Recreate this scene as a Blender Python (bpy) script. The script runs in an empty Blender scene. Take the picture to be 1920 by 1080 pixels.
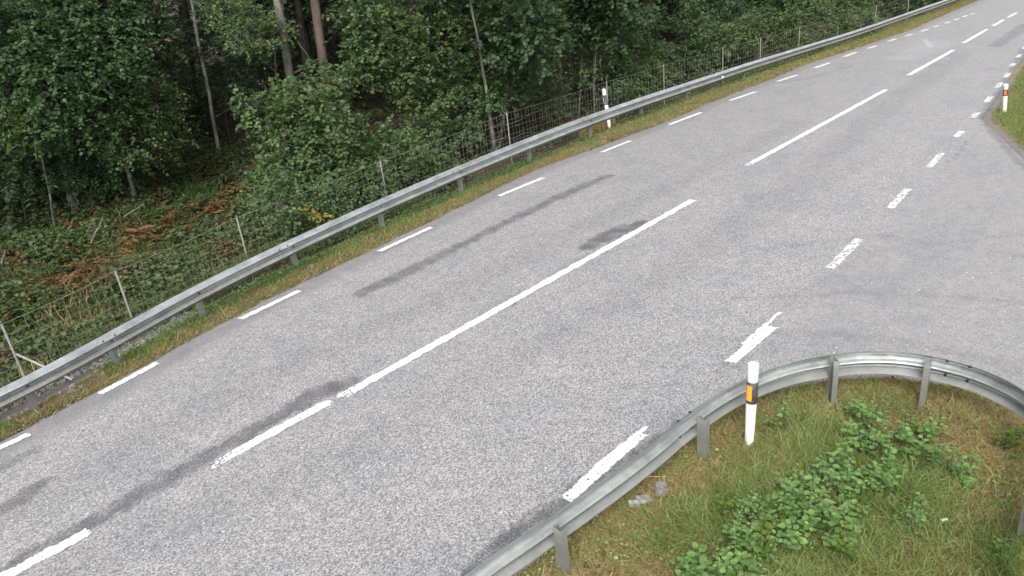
import bpy, math, random
import numpy as np
from mathutils import Vector, Matrix

SC = bpy.context.scene
COL = SC.collection
PI = math.pi
rnd = random.Random(7)
nr = np.random.default_rng(11)

# ------------------------------------------------------------------ camera, light
CAM_H = 4.925
PITCH, ROLL, YAW, FOC = 0.4168, -0.1155, 0.7832, 1.4204
fw = np.array([math.cos(PITCH) * math.cos(YAW), math.cos(PITCH) * math.sin(YAW), -math.sin(PITCH)])
_r = np.cross(fw, [0, 0, 1]); _r /= np.linalg.norm(_r); _u = np.cross(_r, fw)
rt = math.cos(ROLL) * _r + math.sin(ROLL) * _u
up = -math.sin(ROLL) * _r + math.cos(ROLL) * _u
CP = np.array([0, 0, CAM_H])
cd = bpy.data.cameras.new('camera'); cam = bpy.data.objects.new('camera', cd); COL.objects.link(cam)
cd.sensor_width = 36; cd.lens = 18 * FOC; cd.clip_start = 0.1; cd.clip_end = 2000
m = Matrix((tuple(rt) + (0,), tuple(up) + (0,), tuple(-fw) + (0,), (0, 0, 0, 1))).transposed()
m.translation = Vector(CP); cam.matrix_world = m
SC.camera = cam

SUN_EL, SUN_AZ = math.radians(48), math.radians(215)     # azimuth of the sun, counter-clockwise from +x
w = bpy.data.worlds.new('World'); SC.world = w; w.use_nodes = True
nt = w.node_tree; nt.nodes.clear()
sky = nt.nodes.new('ShaderNodeTexSky'); sky.sky_type = 'NISHITA'; sky.sun_disc = False
sky.sun_elevation = SUN_EL; sky.sun_rotation = PI / 2 - SUN_AZ
sky.air_density = 1.0; sky.dust_density = 3.0; sky.ozone_density = 1.0
hs = nt.nodes.new('ShaderNodeHueSaturation'); hs.inputs['Saturation'].default_value = 0.2
bg = nt.nodes.new('ShaderNodeBackground'); bg.inputs['Strength'].default_value = 0.15
wo = nt.nodes.new('ShaderNodeOutputWorld')
nt.links.new(sky.outputs[0], hs.inputs['Color']); nt.links.new(hs.outputs[0], bg.inputs['Color']); nt.links.new(bg.outputs[0], wo.inputs[0])
sl = bpy.data.lights.new('sun', 'SUN'); sl.energy = 1.0; sl.angle = math.radians(25); sl.color = (1, .965, .92)
so = bpy.data.objects.new('sun', sl); COL.objects.link(so)
sd = Vector((math.cos(SUN_EL) * math.cos(SUN_AZ), math.cos(SUN_EL) * math.sin(SUN_AZ), math.sin(SUN_EL)))
so.rotation_euler = sd.to_track_quat('Z', 'Y').to_euler()
SC.view_settings.view_transform = 'Standard'; SC.view_settings.look = 'None'
SC.view_settings.exposure = 1.2; SC.view_settings.gamma = 1
SC.cycles.max_bounces = 6; SC.cycles.diffuse_bounces = 4; SC.cycles.transmission_bounces = 3
SC.cycles.use_denoising = True

# ------------------------------------------------------------------ measuring helpers
def ray(px, py): return fw * FOC + rt * (px - 960) / 960 - up * (py - 540) / 960
def G(px, py, z=0.0):                      # surveyed point on the plane z
    d = ray(px, py); return CP + d * (z - CAM_H) / d[2]
def AY(px, py, y):                         # surveyed point at road offset y
    d = ray(px, py); return CP + d * (y / d[1])
def smooth(xs, ys):                        # smooth interpolation
    xs = np.array(xs, float); ys = np.array(ys, float)
    g = np.linspace(xs[0], xs[-1], 1200); v = np.interp(g, xs, ys)
    k = max(3, int(1200 * 1.6 / (xs[-1] - xs[0]))); k = np.hanning(k * 2 + 1); k /= k.sum()
    pad = len(k) // 2
    vv = np.concatenate([2 * v[0] - v[pad:0:-1], v, 2 * v[-1] - v[-2:-pad - 2:-1]])
    v2 = np.convolve(vv, k, 'valid')
    return lambda x: np.interp(x, g, v2)
def npnoise(x, y, s, seed=0):              # cheap smooth noise, about -1..1
    r = np.random.default_rng(seed); a = 0
    for k in range(7):
        th = r.uniform(0, 2 * PI); f = s * r.uniform(.6, 1.7); ph = r.uniform(0, 2 * PI)
        a = a + np.sin(f * (x * math.cos(th) + y * math.sin(th)) + ph + 1.3 * np.sin(.6 * f * (x * math.sin(th) - y * math.cos(th)) + ph * 2))
    return a / 4.0

LE = [(-30, 10.2), (-4, 10.35)] + [tuple(G(*p)[:2]) for p in [(0, 831), (106, 778), (183, 732), (244, 701), (346, 644), (433, 597), (563, 533), (847, 397), (1007, 317), (1140, 270), (1280, 217), (1390, 170), (1447, 150), (1513, 120), (1600, 93), (1707, 57)]] + [(50, 11.0), (80, 10.6), (170, 10.4)]
edge_l = smooth(*zip(*LE))
RG = [(-30, 10.9), (-4, 10.95), (-1.1, 10.8), (1.52, 11.05), (2.77, 11.44), (4.38, 11.9), (6.49, 12.3), (8.86, 12.6), (11.52, 12.86), (14.27, 13.02), (17.16, 13.15), (20, 13.22), (22.8, 13.2), (26.94, 13.12), (32.04, 12.8), (35.52, 12.54), (38.59, 12.36), (50, 11.9), (80, 11.5), (170, 11.3)]
rail_l = smooth(*zip(*RG))
# right guardrail, plan points on its traffic face
RR = [(-9, 3.95), (-4, 3.85), (1, 3.62), (2.7, 3.48), (3.5, 3.35), (4.67, 3.19), (5.72, 3.14), (6.43, 3.0), (7.0, 2.75), (7.38, 2.45), (7.7, 2.1), (7.86, 1.72), (7.88, 1.26), (7.78, .95), (7.62, .68), (7.25, .44), (6.8, .35), (6.2, .31), (5.4, .25), (3, .1), (-2, -.2)]
def resample(pts, step, it=3):
    P = [np.array(p, float) for p in pts]
    for _ in range(it):                    # corner cutting
        Q = [P[0]]
        for a, b in zip(P[:-1], P[1:]): Q += [a * .75 + b * .25, a * .25 + b * .75]
        P = Q + [P[-1]]
    P = np.array(P); s = np.concatenate([[0], np.cumsum(np.linalg.norm(np.diff(P, axis=0), axis=1))])
    t = np.linspace(0, s[-1], max(2, int(round(s[-1] / step)) + 1))
    return np.stack([np.interp(t, s, P[:, i]) for i in range(P.shape[1])], 1)
RRC = resample(RR, .1, 2)
def edge_r(x):                             # right edge of the main carriageway (asphalt)
    x = np.asarray(x, float)
    far = np.interp(x, [8.42, 18.25, 21.97, 24, 27.2, 33.4, 60, 170], [-1.74, 2.5, 4.09, 4.25, 4.55, 5.05, 5.3, 5.3])
    near = np.interp(x, [-30, -9, 1, 3.3, 3.95, 6.0, 6.35, 7.2, 7.75, 8.15, 8.36, 8.42], [4.2, 4.1, 3.85, 3.6, 3.56, 3.42, 3.34, 3.02, 2.6, 2.1, 1.4, -1.74])
    return np.where(x < 8.42, near, far)
def side_far(x): return -1.9 + (x - 8.06) * .432

def zt(x, y):                              # height of the natural ground
    x = np.asarray(x, float); y = np.asarray(y, float)
    s = y - rail_l(x)
    zl = np.interp(s, [-1.2, -.2, .4, 1.5, 2.6, 5, 8, 14, 25, 40, 150, 400], [0, -.03, -.16, -.5, -.62, -.3, .15, .8, 1.5, 2, 5, 9])
    zl = zl + np.where(s > .6, .10 * npnoise(x, y, 1.1, 3) * np.clip((s - .6) / 2, 0, 1), 0) + .012 * npnoise(x, y, 6, 4) * np.clip(s + 1.2, 0, 1)
    # right of the road
    r = edge_r(x) - y
    zr = np.interp(r, [0, .3, 2, 12, 200], [0, .01, -.06, -.5, -2]) + .02 * npnoise(x, y, 3, 5) * np.clip(r * 2, 0, 1)
    z = np.where(y > edge_l(x), zl, np.where(r > 0, zr, -.03))
    on = (y <= edge_l(x)) & (r <= 0)
    side = (y < -.1) & (y > side_far(x)) & (x < 8.3) & (x > -40)
    return np.where(on | side, -.04, z)

# ------------------------------------------------------------------ mesh helpers
def mesh(name, V, F, mat=None, smooth_=False, mats=None, midx=None):
    V = np.ascontiguousarray(V, dtype=np.float32); me = bpy.data.meshes.new(name)
    if isinstance(F, np.ndarray):
        n, k = F.shape; lt = np.full(n, k, np.int32); li = F.ravel().astype(np.int32)
    else:
        lt = np.array([len(f) for f in F], np.int32); li = np.array([i for f in F for i in f], np.int32)
    me.vertices.add(len(V)); me.vertices.foreach_set('co', V.ravel())
    me.loops.add(len(li)); me.loops.foreach_set('vertex_index', li)
    me.polygons.add(len(lt)); me.polygons.foreach_set('loop_start', np.concatenate([[0], np.cumsum(lt)[:-1]]).astype(np.int32))
    for q in (mats or ([mat] if mat else [])): me.materials.append(q)
    if midx is not None: me.polygons.foreach_set('material_index', np.asarray(midx, np.int32))
    me.update(calc_edges=True)
    me.polygons.foreach_set('use_smooth', np.full(len(lt), bool(smooth_)))
    return me
def link(name, me, parent=None, loc=None):
    o = bpy.data.objects.new(name, me); COL.objects.link(o)
    if parent is not None: o.parent = parent
    if loc is not None: o.location = tuple(loc)
    return o
def tag(o, label=None, cat=None, group=None, kind=None):
    if label: o['label'] = label
    if cat: o['category'] = cat
    if group: o['group'] = group
    if kind: o['kind'] = kind
    return o
def thing(name, label, cat, loc, group=None):
    return tag(link(name, None, None, loc), label, cat, group)

class Buf:
    def __init__(s): s.V = []; s.F = []; s.n = 0
    def add(s, V, F):
        V = np.asarray(V, float); s.V.append(V); s.F += [tuple(i + s.n for i in f) for f in F]; s.n += len(V)
    def box(s, c, size, R=None):
        v = np.array([[x, y, z] for x in (-.5, .5) for y in (-.5, .5) for z in (-.5, .5)]) * np.array(size)
        if R is not None: v = v @ np.asarray(R).T
        s.add(v + np.array(c), [(0, 1, 3, 2), (4, 6, 7, 5), (0, 4, 5, 1), (2, 3, 7, 6), (0, 2, 6, 4), (1, 5, 7, 3)])
    def tube(s, pts, rad, n=6, cap=True):
        P = np.array(pts, float); m_ = len(P); rad = np.broadcast_to(np.array(rad, float), (m_,))
        T = np.gradient(P, axis=0); T /= np.linalg.norm(T, axis=1)[:, None] + 1e-9
        ref = np.array([0, 0, 1.]) if abs(T[:, 2]).mean() < .8 else np.array([1., 0, 0])
        A = np.cross(T, ref); A /= np.linalg.norm(A, axis=1)[:, None] + 1e-9; B = np.cross(T, A)
        an = np.arange(n) * 2 * PI / n
        V = (P[:, None] + rad[:, None, None] * (np.cos(an)[None, :, None] * A[:, None] + np.sin(an)[None, :, None] * B[:, None])).reshape(-1, 3)
        F = [(i * n + j, i * n + (j + 1) % n, (i + 1) * n + (j + 1) % n, (i + 1) * n + j) for i in range(m_ - 1) for j in range(n)]
        if cap: F += [tuple(range(n)), tuple(reversed(range((m_ - 1) * n, m_ * n)))]
        s.add(V, F)
    def lathe(s, prof, n=20, c=(0, 0, 0)):
        V = [[r * math.cos(a), r * math.sin(a), z] for r, z in prof for a in np.arange(n) * 2 * PI / n]
        F = [(i * n + j, i * n + (j + 1) % n, (i + 1) * n + (j + 1) % n, (i + 1) * n + j) for i in range(len(prof) - 1) for j in range(n)]
        s.add(np.array(V) + np.array(c), F)
    def prism(s, poly, z0, z1):
        n = len(poly)
        V = [[x, y, z0] for x, y in poly] + [[x, y, z1] for x, y in poly]
        s.add(V, [tuple(reversed(range(n))), tuple(range(n, 2 * n))] + [(i, (i + 1) % n, n + (i + 1) % n, n + i) for i in range(n)])
    def mesh(s, name, mat, smooth_=False): return mesh(name, np.vstack(s.V), s.F, mat, smooth_)

LEAF_V = np.array([[0, 0, 0], [.36, .28, .05], [.34, .68, .04], [0, 1, -.06], [-.34, .68, .04], [-.36, .28, .05]])
LEAF_F = np.array([[0, 1, 2, 3], [0, 3, 4, 5]])
NARROW_V = np.array([[0, 0, 0], [.16, .3, .03], [.12, .65, .02], [0, 1, -.05], [-.12, .65, .02], [-.16, .3, .03]])
BLADE_V = np.array([[-.5, 0, 0], [.5, 0, 0], [-.4, .55, .12], [.4, .55, .12], [-.06, 1, 0], [.06, 1, 0]])   # x width, y length, z bend
BLADE_F = np.array([[0, 1, 3, 2], [2, 3, 5, 4]])
def unit(a): return a / (np.linalg.norm(a, axis=-1, keepdims=True) + 1e-9)
def scatter(O, Y, Z, sc, TV=LEAF_V, TF=LEAF_F):     # template copies: origin, length axis, normal, scale (n,) or (n,3)
    Y = unit(Y); X = unit(np.cross(Y, Z)); Z = np.cross(X, Y)
    sc = np.asarray(sc, float); sc = np.repeat(sc[:, None], 3, 1) if sc.ndim == 1 else sc
    T = TV[None] * sc[:, None]
    V = O[:, None] + T[..., 0:1] * X[:, None] + T[..., 1:2] * Y[:, None] + T[..., 2:3] * Z[:, None]
    n, k = len(O), len(TV)
    F = (TF[None] + (np.arange(n) * k)[:, None, None]).reshape(-1, TF.shape[1])
    return V.reshape(-1, 3), F

# ------------------------------------------------------------------ materials
def newmat(name):
    m_ = bpy.data.materials.new(name); m_.use_nodes = True; t = m_.node_tree
    return m_, t, t.nodes['Principled BSDF']
def N(t, ty, **kw):
    n = t.nodes.new(ty)
    for k, v in kw.items():
        if k.startswith('i_'): n.inputs[k[2:].replace('_', ' ')].default_value = v
        else: setattr(n, k, v)
    return n
def ramp(t, fac, stops):
    r = N(t, 'ShaderNodeValToRGB'); e = r.color_ramp.elements
    while len(e) < len(stops): e.new(.5)
    for q, (p, c) in zip(e, stops): q.position = p; q.color = (c if len(c) == 4 else (*c, 1))
    t.links.new(fac, r.inputs[0]); return r.outputs[0]
def coords(t, obj=True):
    return N(t, 'ShaderNodeTexCoord').outputs['Object'] if obj else N(t, 'ShaderNodeNewGeometry').outputs['Position']
def noise(t, co, scale, detail=3, rough=.6, out=0):
    n = N(t, 'ShaderNodeTexNoise'); n.inputs['Scale'].default_value = scale; n.inputs['Detail'].default_value = detail
    n.inputs['Roughness'].default_value = rough; t.links.new(co, n.inputs['Vector']); return n.outputs[out]
def mixc(t, f, a, b, mode='MIX'):
    n = N(t, 'ShaderNodeMix', data_type='RGBA', blend_type=mode)
    for k, v in ((0, f), (6, a), (7, b)):
        if hasattr(v, 'is_output'): t.links.new(v, n.inputs[k])
        else: n.inputs[k].default_value = v if k == 0 else (*v, 1)
    return n.outputs[2]
def mth(t, op, a, b=0.0, clamp=False):
    n = N(t, 'ShaderNodeMath', operation=op, use_clamp=clamp)
    for k, v in ((0, a), (1, b)):
        if hasattr(v, 'is_output'): t.links.new(v, n.inputs[k])
        else: n.inputs[k].default_value = v
    return n.outputs[0]
def bump(t, h, bs, strength, dist):
    b = N(t, 'ShaderNodeBump'); b.inputs['Strength'].default_value = strength; b.inputs['Distance'].default_value = dist
    t.links.new(h, b.inputs['Height']); t.links.new(b.outputs[0], bs.inputs['Normal'])

def leafmat(name, stops, trans=.35, rough=.55, nscale=1.2, patch=None):
    m_, t, b = newmat(name)
    rp = N(t, 'ShaderNodeNewGeometry').outputs['Random Per Island']
    nz = noise(t, coords(t), nscale, 2)
    f = mth(t, 'ADD', mth(t, 'MULTIPLY', rp, .55), mth(t, 'MULTIPLY', nz, .6), True)
    c = ramp(t, mth(t, 'SUBTRACT', f, .08), stops)
    if patch: # other-coloured leaves, here and there
        pf = mth(t, 'GREATER_THAN', noise(t, coords(t), patch[1], 1), patch[2])
        c = mixc(t, mth(t, 'MULTIPLY', pf, mth(t, 'GREATER_THAN', rp, .35)), c, patch[0])
    t.links.new(c, b.inputs['Base Color']); b.inputs['Roughness'].default_value = rough
    b.inputs['Specular IOR Level'].default_value = .35
    tr = N(t, 'ShaderNodeBsdfTranslucent'); t.links.new(c, tr.inputs[0])
    mx = N(t, 'ShaderNodeMixShader'); mx.inputs[0].default_value = trans
    t.links.new(b.outputs[0], mx.inputs[1]); t.links.new(tr.outputs[0], mx.inputs[2])
    t.links.new(mx.outputs[0], t.nodes['Material Output'].inputs[0]); return m_
M = {}
M['hazel'] = leafmat('hazel_leaf', [(0, (.048, .080, .032)), (.45, (.088, .142, .052)), (.8, (.135, .20, .072)), (1, (.20, .25, .11))], trans=.42)
M['alder'] = leafmat('alder_leaf', [(0, (.040, .072, .030)), (.5, (.072, .125, .050)), (1, (.12, .185, .075))], trans=.42)
M['sallow'] = leafmat('sallow_leaf', [(0, (.052, .088, .034)), (.5, (.090, .148, .054)), (1, (.145, .21, .08))], patch=((.20, .19, .04), 1.1, .70))
M['birch'] = leafmat('birch_leaf', [(0, (.036, .075, .030)), (.5, (.060, .115, .044)), (1, (.10, .165, .06))])
M['lime'] = leafmat('yellow_green_leaf', [(0, (.06, .11, .02)), (.5, (.12, .19, .03)), (1, (.2, .26, .05))])
M['yellow'] = leafmat('yellowing_leaf', [(0, (.18, .13, .02)), (.5, (.30, .22, .04)), (1, (.42, .30, .06))])
M['yellow_sprig'] = leafmat('yellow_sprig_leaf', [(0, (.22, .24, .03)), (.5, (.40, .40, .05)), (1, (.55, .50, .10))])
M['needle'] = leafmat('spruce_needle', [(0, (.018, .032, .014)), (.5, (.032, .055, .024)), (1, (.05, .08, .034))], trans=.1)
M['dark_leaf'] = leafmat('canopy_leaf', [(0, (.028, .055, .022)), (.5, (.048, .088, .034)), (1, (.08, .13, .05))], trans=.35)
M['herb'] = leafmat('herb_leaf', [(0, (.040, .055, .022)), (.35, (.060, .095, .032)), (.7, (.105, .14, .052)), (1, (.17, .19, .08))], nscale=.9, patch=((.115, .085, .038), .8, .58))
M['shrub'] = leafmat('bramble_leaf', [(0, (.07, .13, .040)), (.4, (.135, .24, .070)), (.75, (.21, .33, .10)), (1, (.32, .42, .13))], nscale=2.5, rough=.45)
M['fern_rust'] = leafmat('rusty_bracken', [(0, (.075, .042, .020)), (.4, (.16, .090, .038)), (.75, (.24, .155, .058)), (1, (.17, .16, .05))], nscale=2.5)
M['fern_green'] = leafmat('green_bracken', [(0, (.035, .07, .02)), (.6, (.065, .12, .03)), (1, (.12, .15, .04))], nscale=2)
M['verge_grass'] = leafmat('verge_blade', [(0, (.07, .10, .035)), (.3, (.15, .17, .06)), (.5, (.23, .205, .085)), (.7, (.30, .225, .11)), (1, (.58, .48, .29))], nscale=3.5, trans=.25)
M['verge_green'] = leafmat('verge_green_blade', [(0, (.07, .14, .03)), (.5, (.13, .23, .045)), (1, (.24, .34, .08))], nscale=1.6, trans=.25)
M['verge_weed'] = leafmat('verge_weed_leaf', [(0, (.05, .095, .03)), (.5, (.09, .155, .045)), (1, (.15, .22, .075))])
M['dry'] = leafmat('dry_blade', [(0, (.16, .16, .055)), (.3, (.28, .20, .085)), (.6, (.38, .27, .125)), (.8, (.46, .36, .18)), (1, (.62, .54, .32))], nscale=2, trans=.2)
M['lawn'] = leafmat('green_blade', [(0, (.10, .14, .04)), (.5, (.19, .25, .07)), (1, (.34, .42, .16))], nscale=1.5, trans=.25)
M['litter'] = leafmat('leaf_litter', [(0, (.05, .03, .018)), (.5, (.12, .07, .04)), (.85, (.25, .15, .08)), (1, (.45, .36, .24))], nscale=3)

def plain(name, col, rough=.6, metal=0, nscale=0, ncol=None, det=4, bmp=0, lo=.4, hi=.65):
    m_, t, b = newmat(name); b.inputs['Roughness'].default_value = rough; b.inputs['Metallic'].default_value = metal
    b.inputs['Base Color'].default_value = (*col, 1)
    if nscale:
        n = noise(t, coords(t), nscale, det, .65)
        c = ramp(t, n, [(lo, col), (hi, ncol)]); t.links.new(c, b.inputs['Base Color'])
        if bmp: bump(t, n, b, .6, bmp)
    return m_
def barkmat(name, a, b_, sc=9, lichen=None):
    m_, t, b = newmat(name); b.inputs['Roughness'].default_value = .9
    mp = N(t, 'ShaderNodeMapping'); mp.inputs['Scale'].default_value = (1, 1, .22); t.links.new(coords(t), mp.inputs[0])
    n = noise(t, mp.outputs[0], sc, 5, .7); c = ramp(t, n, [(.35, a), (.65, b_)])
    if lichen: c = mixc(t, ramp(t, noise(t, coords(t), 3.5, 3), [(.52, (0, 0, 0)), (.62, (1, 1, 1))]), c, lichen)
    t.links.new(c, b.inputs['Base Color']); bump(t, n, b, .8, .02); return m_
M['bark'] = barkmat('grey_bark', (.05, .045, .038), (.15, .135, .115), lichen=(.16, .18, .13))
M['bark_dark'] = barkmat('dark_bark', (.014, .012, .010), (.036, .031, .026))
M['bark_pine'] = barkmat('pine_bark', (.055, .042, .034), (.125, .088, .068), 7)
M['bark_birch'] = barkmat('birch_bark', (.07, .065, .055), (.36, .34, .30), 6)
M['twig'] = plain('twig', (.06, .045, .03), .9)

def dirty_tube():
    m_, t, b = newmat('grimy_white_plastic'); co = coords(t); sx = N(t, 'ShaderNodeSeparateXYZ'); t.links.new(co, sx.inputs[0])
    n = noise(t, co, 14, 5, .75); k = ramp(t, mth(t, 'SUBTRACT', mth(t, 'MULTIPLY', n, .6), sx.outputs[2]), [(.0, (0, 0, 0)), (.32, (1, 1, 1))])
    c = mixc(t, k, ramp(t, noise(t, co, 9, 5, .8), [(.35, (.44, .42, .33)), (.6, (.58, .57, .50))]), (.22, .20, .12))
    t.links.new(c, b.inputs['Base Color']); b.inputs['Roughness'].default_value = .5; return m_
M['white_plastic'] = dirty_tube()
def galv(name, a, b_, rough=.5):
    m_, t, b = newmat(name)
    co = coords(t); mp = N(t, 'ShaderNodeMapping'); mp.inputs['Scale'].default_value = (1, 1, 3); t.links.new(co, mp.inputs[0])
    n = noise(t, mp.outputs[0], 2.2, 6, .7); n2 = noise(t, co, 55, 2, .5)
    c = ramp(t, mth(t, 'ADD', mth(t, 'MULTIPLY', n, .8), mth(t, 'MULTIPLY', n2, .2)), [(.36, a), (.66, b_)])
    d = ramp(t, noise(t, co, 7, 6, .75), [(.56, (0, 0, 0)), (.72, (1, 1, 1))])
    c = mixc(t, mth(t, 'MULTIPLY', d, .55), c, (.16, .14, .10))
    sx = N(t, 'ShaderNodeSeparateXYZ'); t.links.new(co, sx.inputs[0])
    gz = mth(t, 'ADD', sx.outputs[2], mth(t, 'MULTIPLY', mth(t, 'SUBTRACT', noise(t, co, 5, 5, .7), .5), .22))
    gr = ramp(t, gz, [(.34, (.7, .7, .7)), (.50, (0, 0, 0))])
    c = mixc(t, gr, c, (.165, .165, .145))     # overcast shade on the lower half painted into the colour, with spray grime
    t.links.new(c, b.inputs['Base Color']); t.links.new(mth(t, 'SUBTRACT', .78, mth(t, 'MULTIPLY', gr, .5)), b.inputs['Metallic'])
    t.links.new(ramp(t, n, [(.3, (rough - .12,) * 3), (.7, (rough + .15,) * 3)]), b.inputs['Roughness'])
    return m_
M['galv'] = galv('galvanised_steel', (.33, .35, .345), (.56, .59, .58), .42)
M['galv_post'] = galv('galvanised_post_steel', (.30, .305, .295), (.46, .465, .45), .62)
M['fence_post'] = plain('fence_post_steel', (.24, .235, .21), .7, .2, 9, (.36, .35, .31))
M['wire'] = plain('fence_wire_steel', (.26, .25, .20), .6, .3)
M['bolt'] = plain('bolt_steel', (.025, .025, .027), .6, .3)
M['white_plastic'] = plain('white_plastic', (.78, .77, .70), .45, 0, 12, (.66, .64, .53), 5, 0, .5, .75)
M['white_cap'] = plain('white_cap_plastic', (.62, .62, .59), .4, 0, 10, (.50, .49, .44))
M['black_plastic'] = plain('black_plastic', (.045, .043, .046), .5, 0, 20, (.09, .085, .085))
M['orange'] = plain('orange_reflector', (.85, .27, .02), .3, 0, 150, (.95, .36, .04), 1)
M['red_orange'] = plain('red_orange_reflector', (.72, .19, .03), .35)
M['grey_refl'] = plain('silver_reflector', (.45, .45, .47), .3, .3, 60, (.75, .75, .76))
M['stone'] = plain('granite', (.16, .15, .145), .9, 0, 14, (.36, .34, .33), 6, .01)
M['stone_pink'] = plain('pinkish_concrete', (.17, .15, .145), .9, 0, 16, (.30, .26, .255), 6, .006)
M['stone_light'] = plain('pale_slate', (.17, .18, .175), .85, 0, 14, (.34, .35, .33), 6, .006)
M['paper'] = plain('paper_litter', (.72, .68, .55), .8, 0, 15, (.85, .82, .72))
M['straw'] = plain('dry_straw', (.50, .42, .18), .7)

# asphalt -------------------------------------------------------------
def asphalt():
    m_, t, b = newmat('worn_asphalt'); co = coords(t)
    at = N(t, 'ShaderNodeAttribute', attribute_name='wear'); sep = N(t, 'ShaderNodeSeparateColor'); t.links.new(at.outputs['Color'], sep.inputs[0])
    dark, fine, light = sep.outputs
    g1 = noise(t, co, 58, 3, .88); g2 = noise(t, co, 120, 2, .6)
    vo = N(t, 'ShaderNodeTexVoronoi'); vo.inputs['Scale'].default_value = 62; t.links.new(co, vo.inputs['Vector'])
    vs = N(t, 'ShaderNodeSeparateColor'); t.links.new(vo.outputs['Color'], vs.inputs[0])
    g = mth(t, 'ADD', mth(t, 'MULTIPLY', g1, .62), mth(t, 'ADD', mth(t, 'MULTIPLY', g2, .16), mth(t, 'MULTIPLY', vs.outputs[0], .22)))
    coarse = ramp(t, g, [(.35, (.085, .083, .085)), (.455, (.182, .178, .180)), (.555, (.290, .283, .284)), (.68, (.50, .492, .487))])
    smoothc = ramp(t, g, [(.34, (.155, .151, .152)), (.52, (.222, .217, .218)), (.72, (.33, .323, .321))])
    c = mixc(t, fine, coarse, smoothc)
    # broad mottling, slightly bluish and brownish
    n = noise(t, co, .9, 5, .6); c = mixc(t, 1.0, c, ramp(t, n, [(.3, (.88, .89, .93)), (.5, (1, 1, 1)), (.7, (1.07, 1.04, 1.01))]), 'MULTIPLY')
    n3 = noise(t, co, 4.5, 4, .65); c = mixc(t, 1.0, c, ramp(t, n3, [(.34, (.90, .90, .92)), (.64, (1.07, 1.06, 1.05))]), 'MULTIPLY')
    # bright single stones
    vo2 = N(t, 'ShaderNodeTexVoronoi'); vo2.inputs['Scale'].default_value = 14; t.links.new(co, vo2.inputs['Vector'])
    v2 = N(t, 'ShaderNodeSeparateColor'); t.links.new(vo2.outputs['Color'], v2.inputs[0])
    sp = mth(t, 'MULTIPLY', mth(t, 'GREATER_THAN', v2.outputs[0], .955), mth(t, 'LESS_THAN', vo2.outputs['Distance'], .16))
    c = mixc(t, sp, c, (.62, .61, .60))
    dk = mth(t, 'MULTIPLY', dark, mth(t, 'ADD', .35, mth(t, 'MULTIPLY', ramp(t, g1, [(.36, (1, 1, 1)), (.60, (.12, .12, .12))]), .85)), True)
    c = mixc(t, dk, c, (.050, .049, .057))
    c = mixc(t, mth(t, 'MULTIPLY', light, .8), c, (.40, .42, .45))
    t.links.new(c, b.inputs['Base Color']); b.inputs['Roughness'].default_value = .66
    b.inputs['Specular IOR Level'].default_value = .5
    bump(t, g, b, .35, .006); return m_
M['asphalt'] = asphalt()
def paint():
    m_, t, b = newmat('road_paint'); co = coords(t)
    c = ramp(t, noise(t, co, 20, 5, .75), [(.3, (.34, .34, .33)), (.45, (.56, .56, .54)), (.72, (.68, .68, .66))])
    t.links.new(c, b.inputs['Base Color']); b.inputs['Roughness'].default_value = .6; return m_
M['paint'] = paint()
def groundmat():
    m_, t, b = newmat('soil_and_moss'); co = coords(t, False)
    at = N(t, 'ShaderNodeAttribute', attribute_name='cover'); sep = N(t, 'ShaderNodeSeparateColor'); t.links.new(at.outputs['Color'], sep.inputs[0])
    n = noise(t, co, 1.6, 6, .7); n2 = noise(t, co, 22, 5, .8)
    f = mth(t, 'ADD', mth(t, 'MULTIPLY', n, .5), mth(t, 'MULTIPLY', n2, .5))
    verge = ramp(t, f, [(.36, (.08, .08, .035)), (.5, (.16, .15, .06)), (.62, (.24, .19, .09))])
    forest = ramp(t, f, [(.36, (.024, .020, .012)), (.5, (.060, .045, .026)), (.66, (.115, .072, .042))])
    isl = ramp(t, f, [(.36, (.08, .095, .035)), (.46, (.15, .15, .055)), (.54, (.22, .165, .08)), (.66, (.30, .22, .13))])
    grav = ramp(t, noise(t, co, 45, 4, .9), [(.35, (.06, .055, .052)), (.65, (.27, .25, .24))])
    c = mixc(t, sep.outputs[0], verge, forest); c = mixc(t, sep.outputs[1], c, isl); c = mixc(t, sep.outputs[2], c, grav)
    t.links.new(c, b.inputs['Base Color']); b.inputs['Roughness'].default_value = .95; bump(t, n2, b, .9, .03); return m_
M['ground'] = groundmat()

# ------------------------------------------------------------------ ground sheet
def axis(parts):
    out = []
    for a, b, s in parts: out += list(np.arange(a, b, s))
    return np.array(out + [parts[-1][1]])
gx = axis([(-400, -60, 20), (-60, -8, 2), (-8, 3, .25), (3, 9, .08), (9, 24, .2), (24, 60, .5), (60, 400, 12)])
gy = axis([(-300, -20, 15), (-20, -3, .7), (-3, 4.4, .08), (4.4, 10, .5), (10, 17, .1), (17, 30, .35), (30, 80, 2), (80, 420, 15)])
X, Y = np.meshgrid(gx, gy, indexing='ij'); Z = zt(X, Y)
nx, ny = X.shape; idx = np.arange(nx * ny).reshape(nx, ny)
F = np.stack([idx[:-1, :-1], idx[1:, :-1], idx[1:, 1:], idx[:-1, 1:]], -1).reshape(-1, 4)
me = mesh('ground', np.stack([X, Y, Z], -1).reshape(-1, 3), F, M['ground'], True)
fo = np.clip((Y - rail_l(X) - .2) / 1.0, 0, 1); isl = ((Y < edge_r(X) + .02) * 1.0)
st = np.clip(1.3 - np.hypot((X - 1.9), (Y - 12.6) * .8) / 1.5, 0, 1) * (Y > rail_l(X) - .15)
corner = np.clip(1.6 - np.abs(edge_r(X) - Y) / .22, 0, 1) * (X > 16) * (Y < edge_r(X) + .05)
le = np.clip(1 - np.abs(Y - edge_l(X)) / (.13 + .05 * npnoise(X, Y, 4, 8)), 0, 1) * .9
ca = me.color_attributes.new('cover', 'FLOAT_COLOR', 'POINT')
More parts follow.
